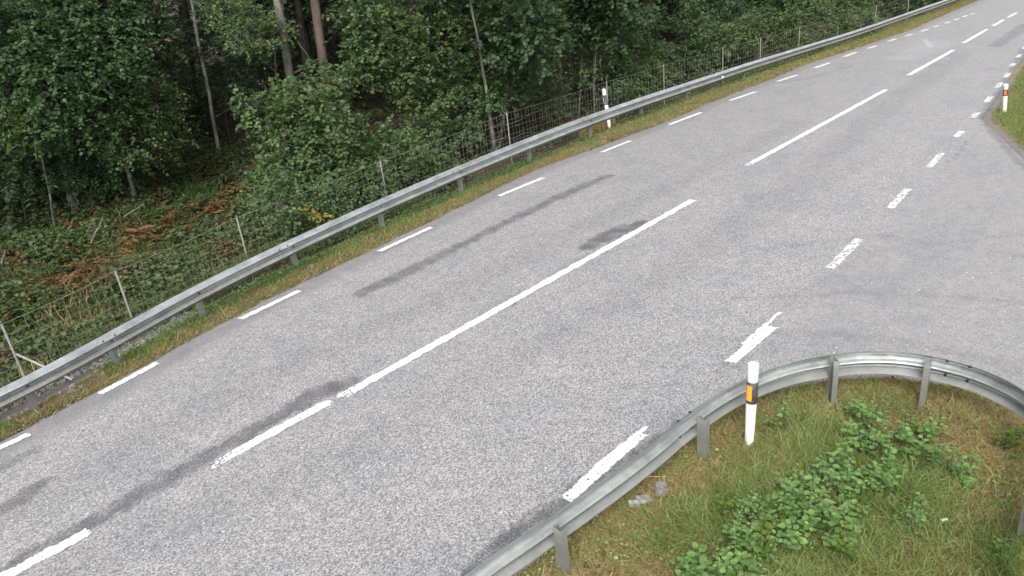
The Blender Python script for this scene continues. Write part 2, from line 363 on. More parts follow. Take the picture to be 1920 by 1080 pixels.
ca.data.foreach_set('color', np.stack([fo, isl, np.clip(st + corner + le, 0, 1), np.ones_like(fo)], -1).reshape(-1).astype(np.float32))
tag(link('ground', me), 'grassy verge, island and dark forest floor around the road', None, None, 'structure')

# ------------------------------------------------------------------ road
STAINS = [  # points surveyed on the asphalt, half width in metres, strength
    ([(675, 550), (760, 512), (860, 462), (960, 412), (1050, 368), (1140, 330)], [.15, .17, .14, .13, .17, .13], .85),
    ([(0, 1078), (60, 1040), (160, 985), (300, 905), (400, 850), (470, 815)], [.14, .12, .12, .14, .14, .12], .85),
    ([(430, 830), (540, 770), (600, 735), (658, 716)], [.10, .13, .20, .14], .95),
    ([(1098, 464), (1150, 438), (1205, 418)], [.16, .24, .15], 1.0),
    ([(0, 876), (40, 858), (78, 838)], [.08, .08, .06], .65),
    ([(0, 958), (40, 935), (80, 905)], [.15, .15, .09], .8),
    ([(870, 1085), (960, 1006), (1100, 905), (1220, 832), (1322, 765)], [.07, .08, .08, .06, .05], .95),
    ([(1460, 155), (1520, 146), (1600, 122)], [.14, .1, .08], .35),
    ([(1815, 262), (1800, 285), (1772, 310)], [.025, .02, .02], .55),
    ([(1866, 86), (1895, 68), (1925, 46)], [.25, .28, .3], .55),
    ([(1675, 112), (1705, 117)], [.05, .05], .35),
    ([(1330, 216), (1342, 220)], [.03, .03], .6),
    ([(1841, 221), (1862, 192), (1885, 160), (1925, 90)], [.10, .10, .12, .2], .6),
    ([(1841, 221), (1870, 258), (1900, 292), (1930, 322)], [.07, .08, .08, .08], .55),
    ([(1380, 560), (1600, 548), (1800, 556), (1925, 570)], [.07, .08, .08, .08], .26),
    ([(1430, 470), (1640, 440), (1920, 480)], [.06, .07, .07], .2),
    ([(1300, 640), (1500, 620), (1700, 640), (1900, 690)], [.10, .08, .09, .12], .2),
    ([(1220, 530), (1340, 450), (1500, 330), (1680, 190), (1800, 100)], [.3, .3, .35, .4, .5], .19),
    ([(1350, 700), (1480, 560), (1640, 470), (1925, 440)], [.08] * 4, .15),
    ([(120, 1078), (700, 820), (1180, 560), (1620, 300)], [.28] * 4, .14),
    ([(560, 470), (800, 365), (1100, 250)], [.05, .05, .05], .25),
    ([(820, 640), (1000, 535), (1100, 478)], [.10, .10, .08], .12),
    ([(30, 955), (420, 745), (760, 590), (1150, 400), (1500, 230)], [.3] * 5, .17),
]
LIGHTS = [([(1735, 75), (1745, 88)], [.10, .12], .6), ([(1768, 108), (1778, 111)], [.06, .06], .6), ([(1690, 110), (1720, 98), (1760, 80)], [.5, .6, .7], .15)]
def capsule(x, y, pts, rad, soft=1.0):
    P = np.array([G(*p)[:2] for p in pts]); best = np.zeros_like(x)
    for i in range(len(P) - 1):
        a, b = P[i], P[i + 1]; d = b - a
        t = np.clip(((x - a[0]) * d[0] + (y - a[1]) * d[1]) / (d @ d), 0, 1)
        dist = np.hypot(x - a[0] - t * d[0], y - a[1] - t * d[1]); r = rad[i] * (1 - t) + rad[i + 1] * t
        best = np.maximum(best, np.clip((r * 1.3 - dist) / (r * .55), 0, 1))
    return best
def road_sheet(name, xs, lo, hi, rows):
    t = np.linspace(0, 1, rows); XX = np.repeat(xs[:, None], rows, 1)
    YY = lo(xs)[:, None] * (1 - t) + hi(xs)[:, None] * t
    ZZ = np.zeros_like(XX) + .002 * npnoise(XX, YY, 2, 9)
    a, b = XX.shape; idx = np.arange(a * b).reshape(a, b)
    F = np.stack([idx[:-1, :-1], idx[1:, :-1], idx[1:, 1:], idx[:-1, 1:]], -1).reshape(-1, 4)
    me = mesh(name, np.stack([XX, YY, ZZ], -1).reshape(-1, 3), F, M['asphalt'], True)
    jx = XX + .05 * npnoise(XX, YY, 9, 21); jy = YY + .028 * npnoise(XX, YY, 11, 22) + .02 * npnoise(XX, YY, 34, 28) + nr.normal(size=XX.shape) * .018
    dk = np.zeros_like(XX); lt = np.zeros_like(XX)
    for p, r, s in STAINS: dk = np.maximum(dk, s * capsule(jx, jy, p, r))
    dk = np.maximum(dk, .30 * np.clip((YY - (edge_l(XX) - .50 + .04 * npnoise(XX, YY, 3, 27))) / .2, 0, 1))
    dk *= np.clip(.9 + .3 * npnoise(XX, YY, 13, 23), .4, 1.1)
    for p, r, s in LIGHTS: lt = np.maximum(lt, s * capsule(jx, jy, p, r))
    # finer grained surface on the left shoulder, in the junction and in the far distance
    fi = np.clip((YY - (edge_l(XX) - .62 + .06 * npnoise(XX, YY, 2, 24))) / .25, 0, 1)
    fi = np.maximum(fi, .85 * np.clip((4.2 - YY + .25 * npnoise(XX, YY, 1, 25)) / .8, 0, 1) * np.clip((XX - 6) / 3, 0, 1))
    fi = np.maximum(fi, .55 * np.clip((XX - 12) / 18, 0, 1))
    fi = np.maximum(fi, .8 * np.clip((edge_r(XX) + .45 - YY) / .4, 0, 1))
    ca = me.color_attributes.new('wear', 'FLOAT_COLOR', 'POINT')
    ca.data.foreach_set('color', np.stack([dk, fi, lt, np.ones_like(fi)], -1).reshape(-1).astype(np.float32))
    return me
xs = axis([(-30, -4, 2), (-4, 0, .2), (0, 7.4, .05), (7.4, 8.5, .02), (8.5, 16, .06), (16, 46, .12), (46, 170, 2)])
road = tag(link('road', road_sheet('road', xs, edge_r, edge_l, 190)), 'worn grey two lane asphalt road with dashed white lines', None, None, 'structure')
xs2 = axis([(-40, 0, 2), (0, 8.42, .2)])
tag(link('side_road', road_sheet('side_road', xs2, side_far, lambda x: np.minimum(np.interp(x, [-40, 5.5, 7.3, 8.3, 8.42], [-.9, -.4, -.5, -1.1, -1.735]), 9), 40)), 'grey asphalt side road leading away from the junction', None, None, 'structure')

def marking(name, a, b, width, rough=.010, miss=.0, seed=0, taper=0, cell=.02, z=.0085):
    """painted strip as small cells, the outline broken by wear"""
    a = np.array(a[:2]); b = np.array(b[:2]); L = np.linalg.norm(b - a); d = (b - a) / L; n = np.array([-d[1], d[0]])
    nu = max(4, int(L / cell)); nv = max(4, int(width / (cell * .6)))
    u = np.linspace(0, L, nu + 1); v = np.linspace(-width / 2, width / 2, nv + 1)
    U, V_ = np.meshgrid(u, v, indexing='ij')
    PX = a[0] + d[0] * U + n[0] * V_; PY = a[1] + d[1] * U + n[1] * V_
    e1 = rough * npnoise(PX, PY, 22, seed + 1)
    PX = PX + n[0] * e1 + d[0] * e1; PY = PY + n[1] * e1 + d[1] * e1
    uc = (U[:-1, :-1] + U[1:, 1:]) / 2; vc = (V_[:-1, :-1] + V_[1:, 1:]) / 2
    cx = PX[:-1, :-1]; cy = PY[:-1, :-1]
    edge = np.minimum(np.minimum(uc, L - uc) / .05, (width / 2 - np.abs(vc)) / .018)
    hole = npnoise(cx, cy, 38, seed + 5) * .5 + npnoise(cx, cy, 90, seed + 6) * .5
    keep = (edge + .9 * hole > .25) & (hole < 1.35 - miss * 1.6)
    if taper: keep &= ~((uc < taper) & (hole > -.15 + uc / taper * .8))
    idx = np.arange((nu + 1) * (nv + 1)).reshape(nu + 1, nv + 1)
    F = np.stack([idx[:-1, :-1], idx[1:, :-1], idx[1:, 1:], idx[:-1, 1:]], -1)[keep].reshape(-1, 4)
    used, inv = np.unique(F, return_inverse=True)
    V = np.stack([PX.ravel()[used], PY.ravel()[used], np.full(len(used), z)], -1)
    return link(name, mesh(name, V, inv.reshape(-1, 4), M['paint']), road)
DL = [((-62, 870), (56, 814)), ((187, 739), (297, 680)), ((450, 599), (563, 545)), ((710, 472), (810, 426)), ((935, 368), (1020, 333)), ((1127, 286), (1183, 264)), ((1255, 234), (1315, 211)), ((1368, 189), (1418, 172)), ((1457, 153), (1495, 141)), ((1527, 128), (1556, 118)), ((1582, 107), (1606, 98)), ((1627, 91), (1644, 86)), ((1664, 78), (1680, 73)), ((1697, 68), (1711, 64)), ((1727, 59), (1740, 55)), ((1750, 51), (1761, 48)), ((1772, 44), (1781, 41)), ((1790, 38), (1798, 35)), ((1806, 32), (1813, 29)), ((1820, 27), (1826, 25))]
for i, (a, b) in enumerate(DL): marking('edge_marking', G(*a), G(*b), .135 + (.02 if i > 5 else 0), .006, .3 if i in (1, 2) else .1, i * 3, cell=.02 if i < 8 else .05)
DC = [((-60, 1118), (168, 997), 0), ((392, 877), (620, 752), .5), ((632, 749), (1300, 375), .35), ((1398, 312), (1662, 168), .6), ((1702, 142), (1788, 94), .1), ((1806, 81), (1851, 55), 0), ((1862, 49), (1882, 37), 0), ((1890, 33), (1906, 24), 0)]
for i, (a, b, tp) in enumerate(DC): marking('centre_marking', G(*a), G(*b), .165, .012, .34, 60 + i * 3, tp, .02 if i < 4 else .05)
DR = [((1060, 938), (1206, 812), (1120, 880), (1219, 800)), ((1368, 681), (1450, 612), (1395, 650), (1467, 586)), ((1556, 504), (1612, 448), None, None), ((1668, 391), (1703, 354), None, None), ((1741, 315), (1766, 287), None, None), ((1790, 258), (1805, 246), None, None), ((1822, 222), (1834, 211), None, None), ((1849, 192), (1858, 181), None, None), ((1869, 165), (1877, 155), None, None), ((1885, 146), (1892, 137), None, None), ((1896, 125), (1901, 119), None, None), ((1908, 108), (1913, 102), None, None), ((1919, 92), (1925, 86), None, None)]
for i, (a, b, c, d) in enumerate(DR):
    marking('edge_marking', G(*a), G(*b), .15 if i < 2 else (.15 if i < 5 else .16), .009, .72 if i > 1 else .4, 100 + i * 3)
    if c: marking('edge_marking', G(*c) + np.array([0, .035, 0]), G(*d) + np.array([0, .02, 0]), .06, .01, .3, 150 + i, z=.0115)

# ------------------------------------------------------------------ guardrails
PROF = [(.006, .158), (.008, .150), (.060, .108), (.076, .096), (.082, .082), (.079, .068), (.040, .030), (.014, .012), (.008, 0), (.014, -.012), (.040, -.030), (.079, -.068), (.082, -.082), (.076, -.096), (.060, -.108), (.008, -.150), (.006, -.158)]
def frames(P):
    T = np.gradient(P[:, :2], axis=0); T /= np.linalg.norm(T, axis=1)[:, None]
    return T
def sweep(P, ztop, side, sc, lift=0.0):
    """W profile along plan path P; side=+1 puts the humps on the left of travel"""
    T = frames(P); Nn = np.stack([-T[:, 1], T[:, 0]], 1) * side
    fr = [(n + lift, z) for n, z in PROF]; bk = [(n + lift - .0035, z) for n, z in reversed(PROF)]
    pr = np.array(fr + bk); k = len(pr); V = []
    for i in range(len(P)):
        for n, z in pr: V.append([P[i, 0] + Nn[i, 0] * n * 1.18, P[i, 1] + Nn[i, 1] * n * 1.18, ztop[i] - .155 * sc[i] + z * sc[i]])
    m_ = len(P)
    F = [(i * k + j, i * k + (j + 1) % k, (i + 1) * k + (j + 1) % k, (i + 1) * k + j) for i in range(m_ - 1) for j in range(k)]
    F += [tuple(range(k)), tuple(reversed(range((m_ - 1) * k, m_ * k)))]
    return V, F
def c_post(h):
    a, b_, t = .11, .06, .006       # depth, width, plate thickness; a C channel with folded lips
    poly = [(0, 0), (a, 0), (a, b_), (a - .018, b_), (a - .018, b_ - t), (a - t, b_ - t), (a - t, t), (t, t), (t, b_ - t), (.018, b_ - t), (.018, b_), (0, b_)]
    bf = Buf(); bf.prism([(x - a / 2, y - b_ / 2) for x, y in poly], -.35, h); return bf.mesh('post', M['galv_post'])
bb = Buf(); bb.lathe([(0, .016), (.010, .016), (.016, .011), (.019, .004), (.021, 0), (.0, 0)], 8); BOLT = bb.mesh('bolt', M['bolt'])
def guardrail(label, path, ztop, sc, side, sections, posts, name='guardrail', flip=1):
    root = thing(name, label, 'guardrail', (path[0][0], path[0][1], 0))
    inv = np.array([path[0][0], path[0][1], 0])
    S = np.concatenate([[0], np.cumsum(np.linalg.norm(np.diff(path, axis=0), axis=1))])
    T = frames(path)
    def at(s): return np.array([np.interp(s, S, path[:, 0]), np.interp(s, S, path[:, 1])]), unit(np.array([np.interp(s, S, T[:, 0]), np.interp(s, S, T[:, 1])]))
    for k in range(len(sections) - 1):
        s0, s1 = sections[k], sections[k + 1] + .32
        ii = np.where((S > s0 + .01) & (S < s1 - .01))[0]
        ss = np.concatenate([[s0], S[ii], [min(s1, S[-1])]])
        P = np.stack([np.interp(ss, S, path[:, 0]), np.interp(ss, S, path[:, 1])], 1)
        # the end that overlaps the next section lies in front of it
        lift = np.where(ss > sections[k + 1] - .06, .0045, 0) if k < len(sections) - 2 else np.zeros(len(ss))
        Tn = frames(P); P = P + np.stack([-Tn[:, 1], Tn[:, 0]], 1) * side * lift[:, None]
        V, F = sweep(P, np.interp(ss, S, ztop), side, np.interp(ss, S, sc))
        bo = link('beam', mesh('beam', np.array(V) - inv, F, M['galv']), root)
        if k < len(sections) - 2:
            for ds in (.06, .26):
                for n, z in ((.084, .098), (.084, -.098)):
                    s_ = sections[k + 1] + ds; p, t_ = at(s_); nn = np.array([-t_[1], t_[0]]) * side
                    zz = np.interp(s_, S, ztop) + (z - .155) * np.interp(s_, S, sc)
                    for face in ((1,) if flip == 1 else (1, -1)):
                        off = n + .005 if face == 1 else n - .006
                        o = link('bolt', BOLT, bo, np.array([*(p + nn * off), zz]) - inv)
                        o.rotation_euler = Vector((nn[0] * face, nn[1] * face, .0)).to_track_quat('Z', 'Y').to_euler(); o.scale = (.8, .8, .8) if flip == 1 else (.85, .85, .85)
    for s_, off, hh in posts:
        p, t_ = at(s_); nn = np.array([-t_[1], t_[0]]) * side
        pz = float(zt(*(p + nn * off))); b_ = link('post', c_post(hh - pz), root, np.array([*(p + nn * off), pz]) - inv)
        b_.rotation_euler = (0, 0, math.atan2(nn[1], nn[0]) + (0 if flip == 1 or abs(s_ - sr(7.38, 2.45)) < .05 else PI))
        zz = np.interp(s_, S, ztop) - .155 * np.interp(s_, S, sc)
        if flip == 1:
            o = link('bolt', BOLT, root, np.array([*(p + nn * .012), zz]) - inv); o.rotation_euler = Vector((nn[0], nn[1], 0)).to_track_quat('Z', 'Y').to_euler()
    return root
# left rail: traffic side is -y, so travel along +x with side=-1
px_ = np.concatenate([np.arange(-9, 46, .35), np.arange(46, 110, 2)]); pathL = np.stack([px_, rail_l(px_) - .10], 1)
zl = np.interp(px_, [-9, 1.2, 2.8, 5, 8, 12, 15, 18, 22.5, 28, 36, 60, 110], [.5, .51, .57, .60, .645, .68, .70, .68, .60, .54, .47, .5, .5])
zl = np.convolve(np.pad(zl, 6, 'edge'), np.ones(13) / 13, 'valid')
sl_ = np.interp(px_, [-9, 1.2, 3, 6, 9, 13, 18, 24, 30, 40, 110], [.82, .84, .92, .98, 1.0, 1.05, 1.1, 1.08, 1.0, .9, .95])
SL = np.concatenate([[0], np.cumsum(np.linalg.norm(np.diff(pathL, axis=0), axis=1))])
sx = lambda x: float(np.interp(x, px_, SL))
postx = [-7, -4.2, -1.9, -.1, 1.52, 2.77, 4.38, 6.49, 8.86, 11.52, 14.27, 17.16, 20.0, 22.8, 26.94, 32.04, 35.52, 38.59, 43, 48, 53, 58, 64, 70]
railL = guardrail('long galvanised guardrail running along the forest side of the road', pathL, zl, sl_, -1,
          [0, sx(-4.4), sx(-.4), sx(2.55), sx(6.05), sx(11.1), sx(16.6), sx(22.2), sx(28.6), sx(35.3), sx(42), sx(50), sx(60), sx(72), SL[-1] - .33],
          [(sx(x), -.06, float(np.interp(x, px_, zl)) - .06) for x in postx])
# round white reflector stud on the left rail
p = AY(1355, 145, float(rail_l(25.1)) - .19); bf = Buf(); bf.lathe([(0, .02), (.05, .018), (.055, .0), (.05, -.01), (0, -.01)], 14)
o = tag(link('rail_reflector', bf.mesh('rail_reflector', M['white_cap'], True), None, p), 'small round white reflector fixed to the forest side guardrail', 'reflector')
o.rotation_euler = Vector((-.5, -1, 0)).to_track_quat('Z', 'Y').to_euler()
# right rail: humps face the road = left of travel (+x then round)
SR = np.concatenate([[0], np.cumsum(np.linalg.norm(np.diff(RRC, axis=0), axis=1))])
def sr(x, y): return float(SR[np.argmin(np.hypot(RRC[:, 0] - x, RRC[:, 1] - y))])
zr = np.full(len(RRC), .585); scr = np.full(len(RRC), .93)
pr_ = [(-4, 3.8), (-2, 3.75), (0, 3.6), (1.6, 3.5), (3.52, 3.3), (5.62, 3.1), (7.38, 2.45), (7.87, 1.62), (6.28, .31), (4.2, .2), (2.0, .05)]
guardrail('curved galvanised guardrail bending round the weedy junction island', RRC, zr, scr, 1,
          [0, sr(-4, 3.8), sr(.2, 3.6), sr(5.35, 3.14), sr(7.87, 1.55), sr(5.5, .12), SR[-1] - .33],
          [(sr(*q), -.045, .50 if q[0] < 7 else .56) for q in pr_], flip=2)

# ------------------------------------------------------------------ wire fence
FP = [(-2.2, 12.1, .80), (-.3, 12.3, .80), (1.77, 12.67, .82), (3.66, 13.17, .87), (6.29, 13.79, .91), (10.33, 14.23, .98), (15.22, 14.55, 1.09), (20.46, 14.8, 1.03), (23.97, 14.75, 1.01), (28.31, 14.65, .98), (31.42, 14.5, .92), (34.9, 14.25, .92), (39, 14, .9), (43.5, 13.7, .9), (48, 13.4, .9)]
fence = thing('wire_fence', 'wildlife fence of grey steel posts and square wire mesh behind the guardrail', 'fence', (FP[0][0], FP[0][1], 0))
fo_ = np.array([FP[0][0], FP[0][1], 0])
for i, (x, y, z) in enumerate(FP):
    zb = float(zt(x, y)); bf = Buf()
    bf.tube([(0, 0, -.3), (0, 0, z - zb)], .018, 8)
    o = link('post', bf.mesh('post', M['fence_post']), fence, np.array([x, y, zb]) - fo_)
    bf = Buf(); bf.lathe([(0, .02), (.014, .016), (.024, .004), (.024, -.02)], 8); link('post_cap', bf.mesh('post_cap', M['black_plastic']), o, (0, 0, z - zb))
for a, b in zip(FP[:-1], FP[1:]):
    a = np.array(a); b = np.array(b); L = np.linalg.norm(b[:2] - a[:2]); bf = Buf(); far = a[0] > 18
    nn = max(3, int(L / (.16 if not far else .2)))
    za, zb = float(zt(a[0], a[1])), float(zt(b[0], b[1]))
    hts = [1.0, .86, .72, .58, .45, .33, .22, .12, .04]
    sag = lambda t: -.03 * 4 * t * (1 - t)
    def wp(t, h):
        top = a[2] * (1 - t) + b[2] * t + sag(t) - .03; g = float(zt(a[0] + (b[0] - a[0]) * t, a[1] + (b[1] - a[1]) * t)) * .5 + .5 * (za * (1 - t) + zb * t)
        return np.array([a[0] + (b[0] - a[0]) * t, a[1] + (b[1] - a[1]) * t + .012 * math.sin(t * 9 + h * 5), g + (top - g) * h])
    for h in hts: bf.tube([wp(t, h) for t in np.linspace(0, 1, 7)], .0034 if h == 1 else .0022, 4, False)
    for k in range(1, nn):
        t = k / nn + rnd.uniform(-.006, .006); bf.tube([wp(t, 1), wp(t + rnd.uniform(-.004, .004), .55), wp(t, .04)], .0019, 3, False)
    link('wire_mesh', mesh('wire_mesh', np.vstack(bf.V) - fo_, bf.F, M['wire']), fence)
p0 = AY(31, 664, 12.66); p1 = G(136, 712, -.08); bf = Buf(); bf.tube([p0 - fo_, p1 - fo_], .017, 7); link('brace', bf.mesh('brace', M['fence_post']), fence)
p1 = np.array([5.2, 13.2, -.4]); bf = Buf()

# ------------------------------------------------------------------ delineator posts
def delineator(base_px, top_px, h, label, refl, rad=.058, band=(.60, .82), wt='white_plastic', face=None, zb=0.0, dirty=False):
    b = G(*base_px, zb); t_ = G(*top_px, zb + h); ax = unit(t_ - b); h = float(np.linalg.norm(t_ - b))
    root = thing('delineator_post', label, 'marker post', b)
    root.rotation_euler = Vector((0, 0, 1)).rotation_difference(Vector(ax)).to_euler()
    r0 = rad * .86; bf = Buf(); z1 = h * band[0]
    bf.lathe([(0, -.06), (r0 * .45, -.05), (r0 * .62, .0), (r0 * .95, .06), (r0, .1), (rad, z1)], 20)
    link('shaft', bf.mesh('shaft', M[wt], True), root)
    bf = Buf(); z2 = h * band[1]; bf.lathe([(rad + .001, z1 - .004), (rad + .004, z1), (rad + .004, z2), (rad + .001, z2 + .004)], 20)
    bd = link('band', bf.mesh('band', M['black_plastic'], True), root)
    bf = Buf(); bf.lathe([(rad, z2), (rad + .002, h - .02), (rad - .002, h), (rad * .78, h - .002), (rad * .72, h - .03), (rad * .3, h - .035), (0, h - .035)], 20)
    link('cap', bf.mesh('cap', M['white_cap'], True), root)
    # curved reflector plate on the band, facing along the road
    fx = face; V = []; F = []; zz0 = z1 + (z2 - z1) * .16; zz1 = z2 - (z2 - z1) * .14; n = 5
    for rr in (rad + .004, rad + .009):
        for k in range(n):
            a = fx + (k / (n - 1) - .5) * .95; V += [[rr * math.cos(a), rr * math.sin(a), zz0], [rr * math.cos(a), rr * math.sin(a), zz1]]
    m2 = 2 * n
    for k in range(n - 1): F += [(m2 + 2 * k, m2 + 2 * k + 2, m2 + 2 * k + 3, m2 + 2 * k + 1), (2 * k, 2 * k + 1, 2 * k + 3, 2 * k + 2), (2 * k, 2 * k + 2, m2 + 2 * k + 2, m2 + 2 * k), (2 * k + 1, m2 + 2 * k + 1, m2 + 2 * k + 3, 2 * k + 3)]
    F += [(0, m2, m2 + 1, 1), (m2 - 2, m2 - 1, 2 * m2 - 1, 2 * m2 - 2)]
    link('reflector', mesh('reflector', V, F, M[refl]), bd)
    return root
delineator((1404, 838), (1413, 682), 1.0, 'white tube marker post with black band and orange reflector inside the curved guardrail', 'orange', .055, (.555, .80), face=math.radians(176), zb=-.02)
delineator((1143, 239), (1132, 168), 1.0, 'white marker post with dark band standing behind the forest side guardrail', 'grey_refl', .06, (.56, .82), face=math.radians(140))
delineator((1883, 212), (1886, 158), .76, 'white marker post with red orange reflector on the far right verge', 'red_orange', .055, (.62, .83), face=math.radians(189))

# ------------------------------------------------------------------ foliage builders
def rand_unit(n): return unit(nr.normal(size=(n, 3)))
def sprays(clumps, leaves_per_m2, size, flat=.55, per=9, slen=.34):
    """leaf sprays over ellipsoidal clumps: (centre xyz, radius or (rx,ry,rz)) -> leaf origins, axes, normals, scales, spray roots"""
    O = []; Yv = []; Zv = []; S = []; roots = []
    for c, r in clumps:
        r = np.array([r, r, r * .8]) if np.isscalar(r) else np.array(r)
        area = 4 * PI * ((r[0] * r[1]) ** 1.6 / 3 + (r[0] * r[2]) ** 1.6 / 3 + (r[1] * r[2]) ** 1.6 / 3) ** (1 / 1.6)
        n = max(3, int(area * leaves_per_m2 / per))
        u = rand_unit(n); rad = nr.uniform(.35, 1.0, n) ** .55
        lump = 1 + .22 * npnoise(u[:, 0] * 3 + c[0], u[:, 1] * 3 + u[:, 2] * 2 + c[1], 1.5, int(abs(c[0]) * 7) % 50)
        root = np.array(c) + u * r * (rad * lump)[:, None]
        d = unit(u * [1, 1, .35] + nr.normal(size=(n, 3)) * .45 + [0, 0, -.12])
        side = unit(np.cross(d, [0, 0, 1.0])); nrm = unit(np.cross(side, d) + nr.normal(size=(n, 3)) * .25)
        nrm *= np.sign(nrm[:, 2:3] + 1e-6); side = np.cross(d, nrm)
        k = np.arange(per); tt = (k / per)[None, :] * slen * nr.uniform(.6, 1.25, (n, 1)); sg = np.where(k % 2 == 0, 1, -1)[None, :]
        o = root[:, None] + d[:, None] * tt[..., None] - np.array([0, 0, 1])[None, None] * (tt ** 2 * .6)[..., None] + nr.normal(size=(n, per, 3)) * .02
        yy = d[:, None] * .6 + side[:, None] * sg[..., None] * nr.uniform(.5, 1.2, (n, per, 1)) + nr.normal(size=(n, per, 3)) * .25 + [0, 0, -.15]
        zz = nrm[:, None] + nr.normal(size=(n, per, 3)) * flat + [0, 0, .25]
        O.append(o.reshape(-1, 3)); Yv.append(yy.reshape(-1, 3)); Zv.append(zz.reshape(-1, 3)); S.append(size * nr.uniform(.6, 1.3, n * per)); roots.append(root)
    return np.vstack(O), np.vstack(Yv), np.vstack(Zv), np.concatenate(S), roots
def wob(a, b, n=6, amp=.06, seed=0):
    a = np.array(a, float); b = np.array(b, float); t = np.linspace(0, 1, n); L = np.linalg.norm(b - a)
    r = np.random.default_rng(seed); off = np.cumsum(r.normal(size=(n, 3)), 0) * amp * L / n; off -= off[0] + (off[-1] - off[0]) * t[:, None]
    return a + (b - a) * t[:, None] + off
def plant(name, label, cat, base, clumps, leafm, lpm2=300, size=.08, bark='bark', r0=.05, stems=1, group=None, top=None, slen=.34, crown='crown', tmpl=LEAF_V, extra=None):
    """tree or bush: trunk(s) with limbs reaching every clump and a crown of leaves; world coordinates in"""
    base = np.array(base, float); root = thing(name, label, cat, base, group)
    bf = Buf(); cl = sorted(clumps, key=lambda c: c[0][2]); sd = int(abs(base[0] * 13 + base[1] * 7)) % 1000
    tops = []
    for s in range(stems):
        b_ = base + (np.array([rnd.uniform(-.25, .25), rnd.uniform(-.25, .25), 0]) if stems > 1 else 0)
        b_[2] = float(zt(b_[0], b_[1])) - .05
        tp = np.array(top if top is not None else cl[-1 - (s % len(cl))][0], float)
        pth = wob(b_, tp, 9, .10, sd + s); bf.tube(pth - base, np.linspace(r0, r0 * .35, 9), 8); tops.append((pth, r0))
    for j, (c, r) in enumerate(clumps):
        pth = tops[j % len(tops)][0]; c = np.array(c, float)
        i = int(np.argmin(np.abs(pth[:, 2] - (c[2] - .35 * abs(np.linalg.norm(c[:2] - pth[:, :2].mean(0)))))) ) ; i = min(max(i, 1), 7)
        rr = r0 * (1 - .08 * i) * .5; lp = wob(pth[i], c, 6, .14, sd + 31 + j); bf.tube(lp - base, np.linspace(rr, rr * .35, 6), 5)
    O, Yv, Zv, S, roots = sprays(clumps, lpm2, size, slen=slen)
    for (c, r), rts in zip(clumps, roots):
        for q in rts[:: max(1, len(rts) // 12)][:14]: bf.tube(wob(np.array(c) * .6 + q * .4, q, 4, .12, sd) - base, [.008, .006, .005, .003], 3, False)
        if True:
            for q in rts[1:: max(1, len(rts) // 6)][:7]: bf.tube(wob(np.array(c), q, 4, .16, sd + 3) - base, [.012, .009, .006, .004], 3, False)
    link('trunk' if stems == 1 else 'stem', bf.mesh('trunk', M[bark], True), root)
    V, F = scatter(O - base, Yv, Zv, S, tmpl); link(crown, mesh(crown, V, F, M[leafm]), root)
    if extra:
        O, Yv, Zv, S, _ = sprays(extra[0], extra[2], size, slen=slen); V, F = scatter(O - base, Yv, Zv, S); link('yellow_leaves' if extra[1] == 'yellow' else 'foliage', mesh('foliage', V, F, M[extra[1]]), root)
    return root
YO = [0.0]
def C(px, py, y, r): return (AY(px, py, y + YO[0]), r * (1 + YO[0] / 17))
def gbase(px, py, y):
    p = AY(px, py, y + YO[0]); return np.array([p[0], p[1], float(zt(p[0], p[1]))])

# --- foliage at the far left
plant('birch_tree', 'green leafy birch filling the upper left corner of the forest edge', 'tree', gbase(120, 330, 20.5), [C(30, 60, 19.5, 1.3), C(130, 90, 19, 1.4), C(205, 65, 20, 1.0), C(70, 150, 19, 1.2), C(180, 150, 19.5, 1.1), C(235, 110, 20.5, .8), C(20, 10, 20, 1.5), C(150, 0, 20, 1.5), C(225, 10, 20.5, 1.0), C(60, 230, 19, .8), C(130, 220, 18.8, .8), C(225, 150, 19, .6)], 'birch', 230, .085, 'bark', .10)
YO[0] = 2.0
plant('young_birch', 'leaning young birch with pale lower trunk left of the thin pale trunk', 'tree', gbase(262, 398, 17.6), [C(205, 205, 17.2, .75), C(270, 190, 17.4, .8), C(310, 240, 17.6, .6), C(235, 260, 17, .7), C(165, 240, 17, .6), C(290, 285, 17.4, .45)], 'hazel', 260, .075, 'bark', .075, top=AY(205, 190, 19.4))
YO[0] = 2.8
plant('sapling', 'bushy green sapling at the left border above the rusty bracken', 'tree', gbase(42, 400, 18.6), [C(20, 290, 18.3, .7), C(60, 330, 18.2, .6), C(10, 200, 18.6, .8), C(-30, 330, 18.2, .7)], 'alder', 260, .08, 'bark', .035)
YO[0] = 3.2
plant('sapling', 'thin sapling with low drooping leaves left of the leaning birch', 'tree', gbase(188, 405, 17.0), [C(130, 320, 17, .5), C(185, 325, 16.8, .5), C(215, 350, 16.9, .4), C(100, 280, 17.4, .5)], 'birch', 280, .075, 'bark', .03)
YO[0] = 0.0
plant('sapling', 'small yellow green sapling in the dark forest at far left', 'tree', gbase(48, 290, 20), [C(45, 235, 19.0, .42), C(60, 195, 19.2, .4), C(25, 215, 19, .3)], 'lime', 240, .075, 'bark', .03)
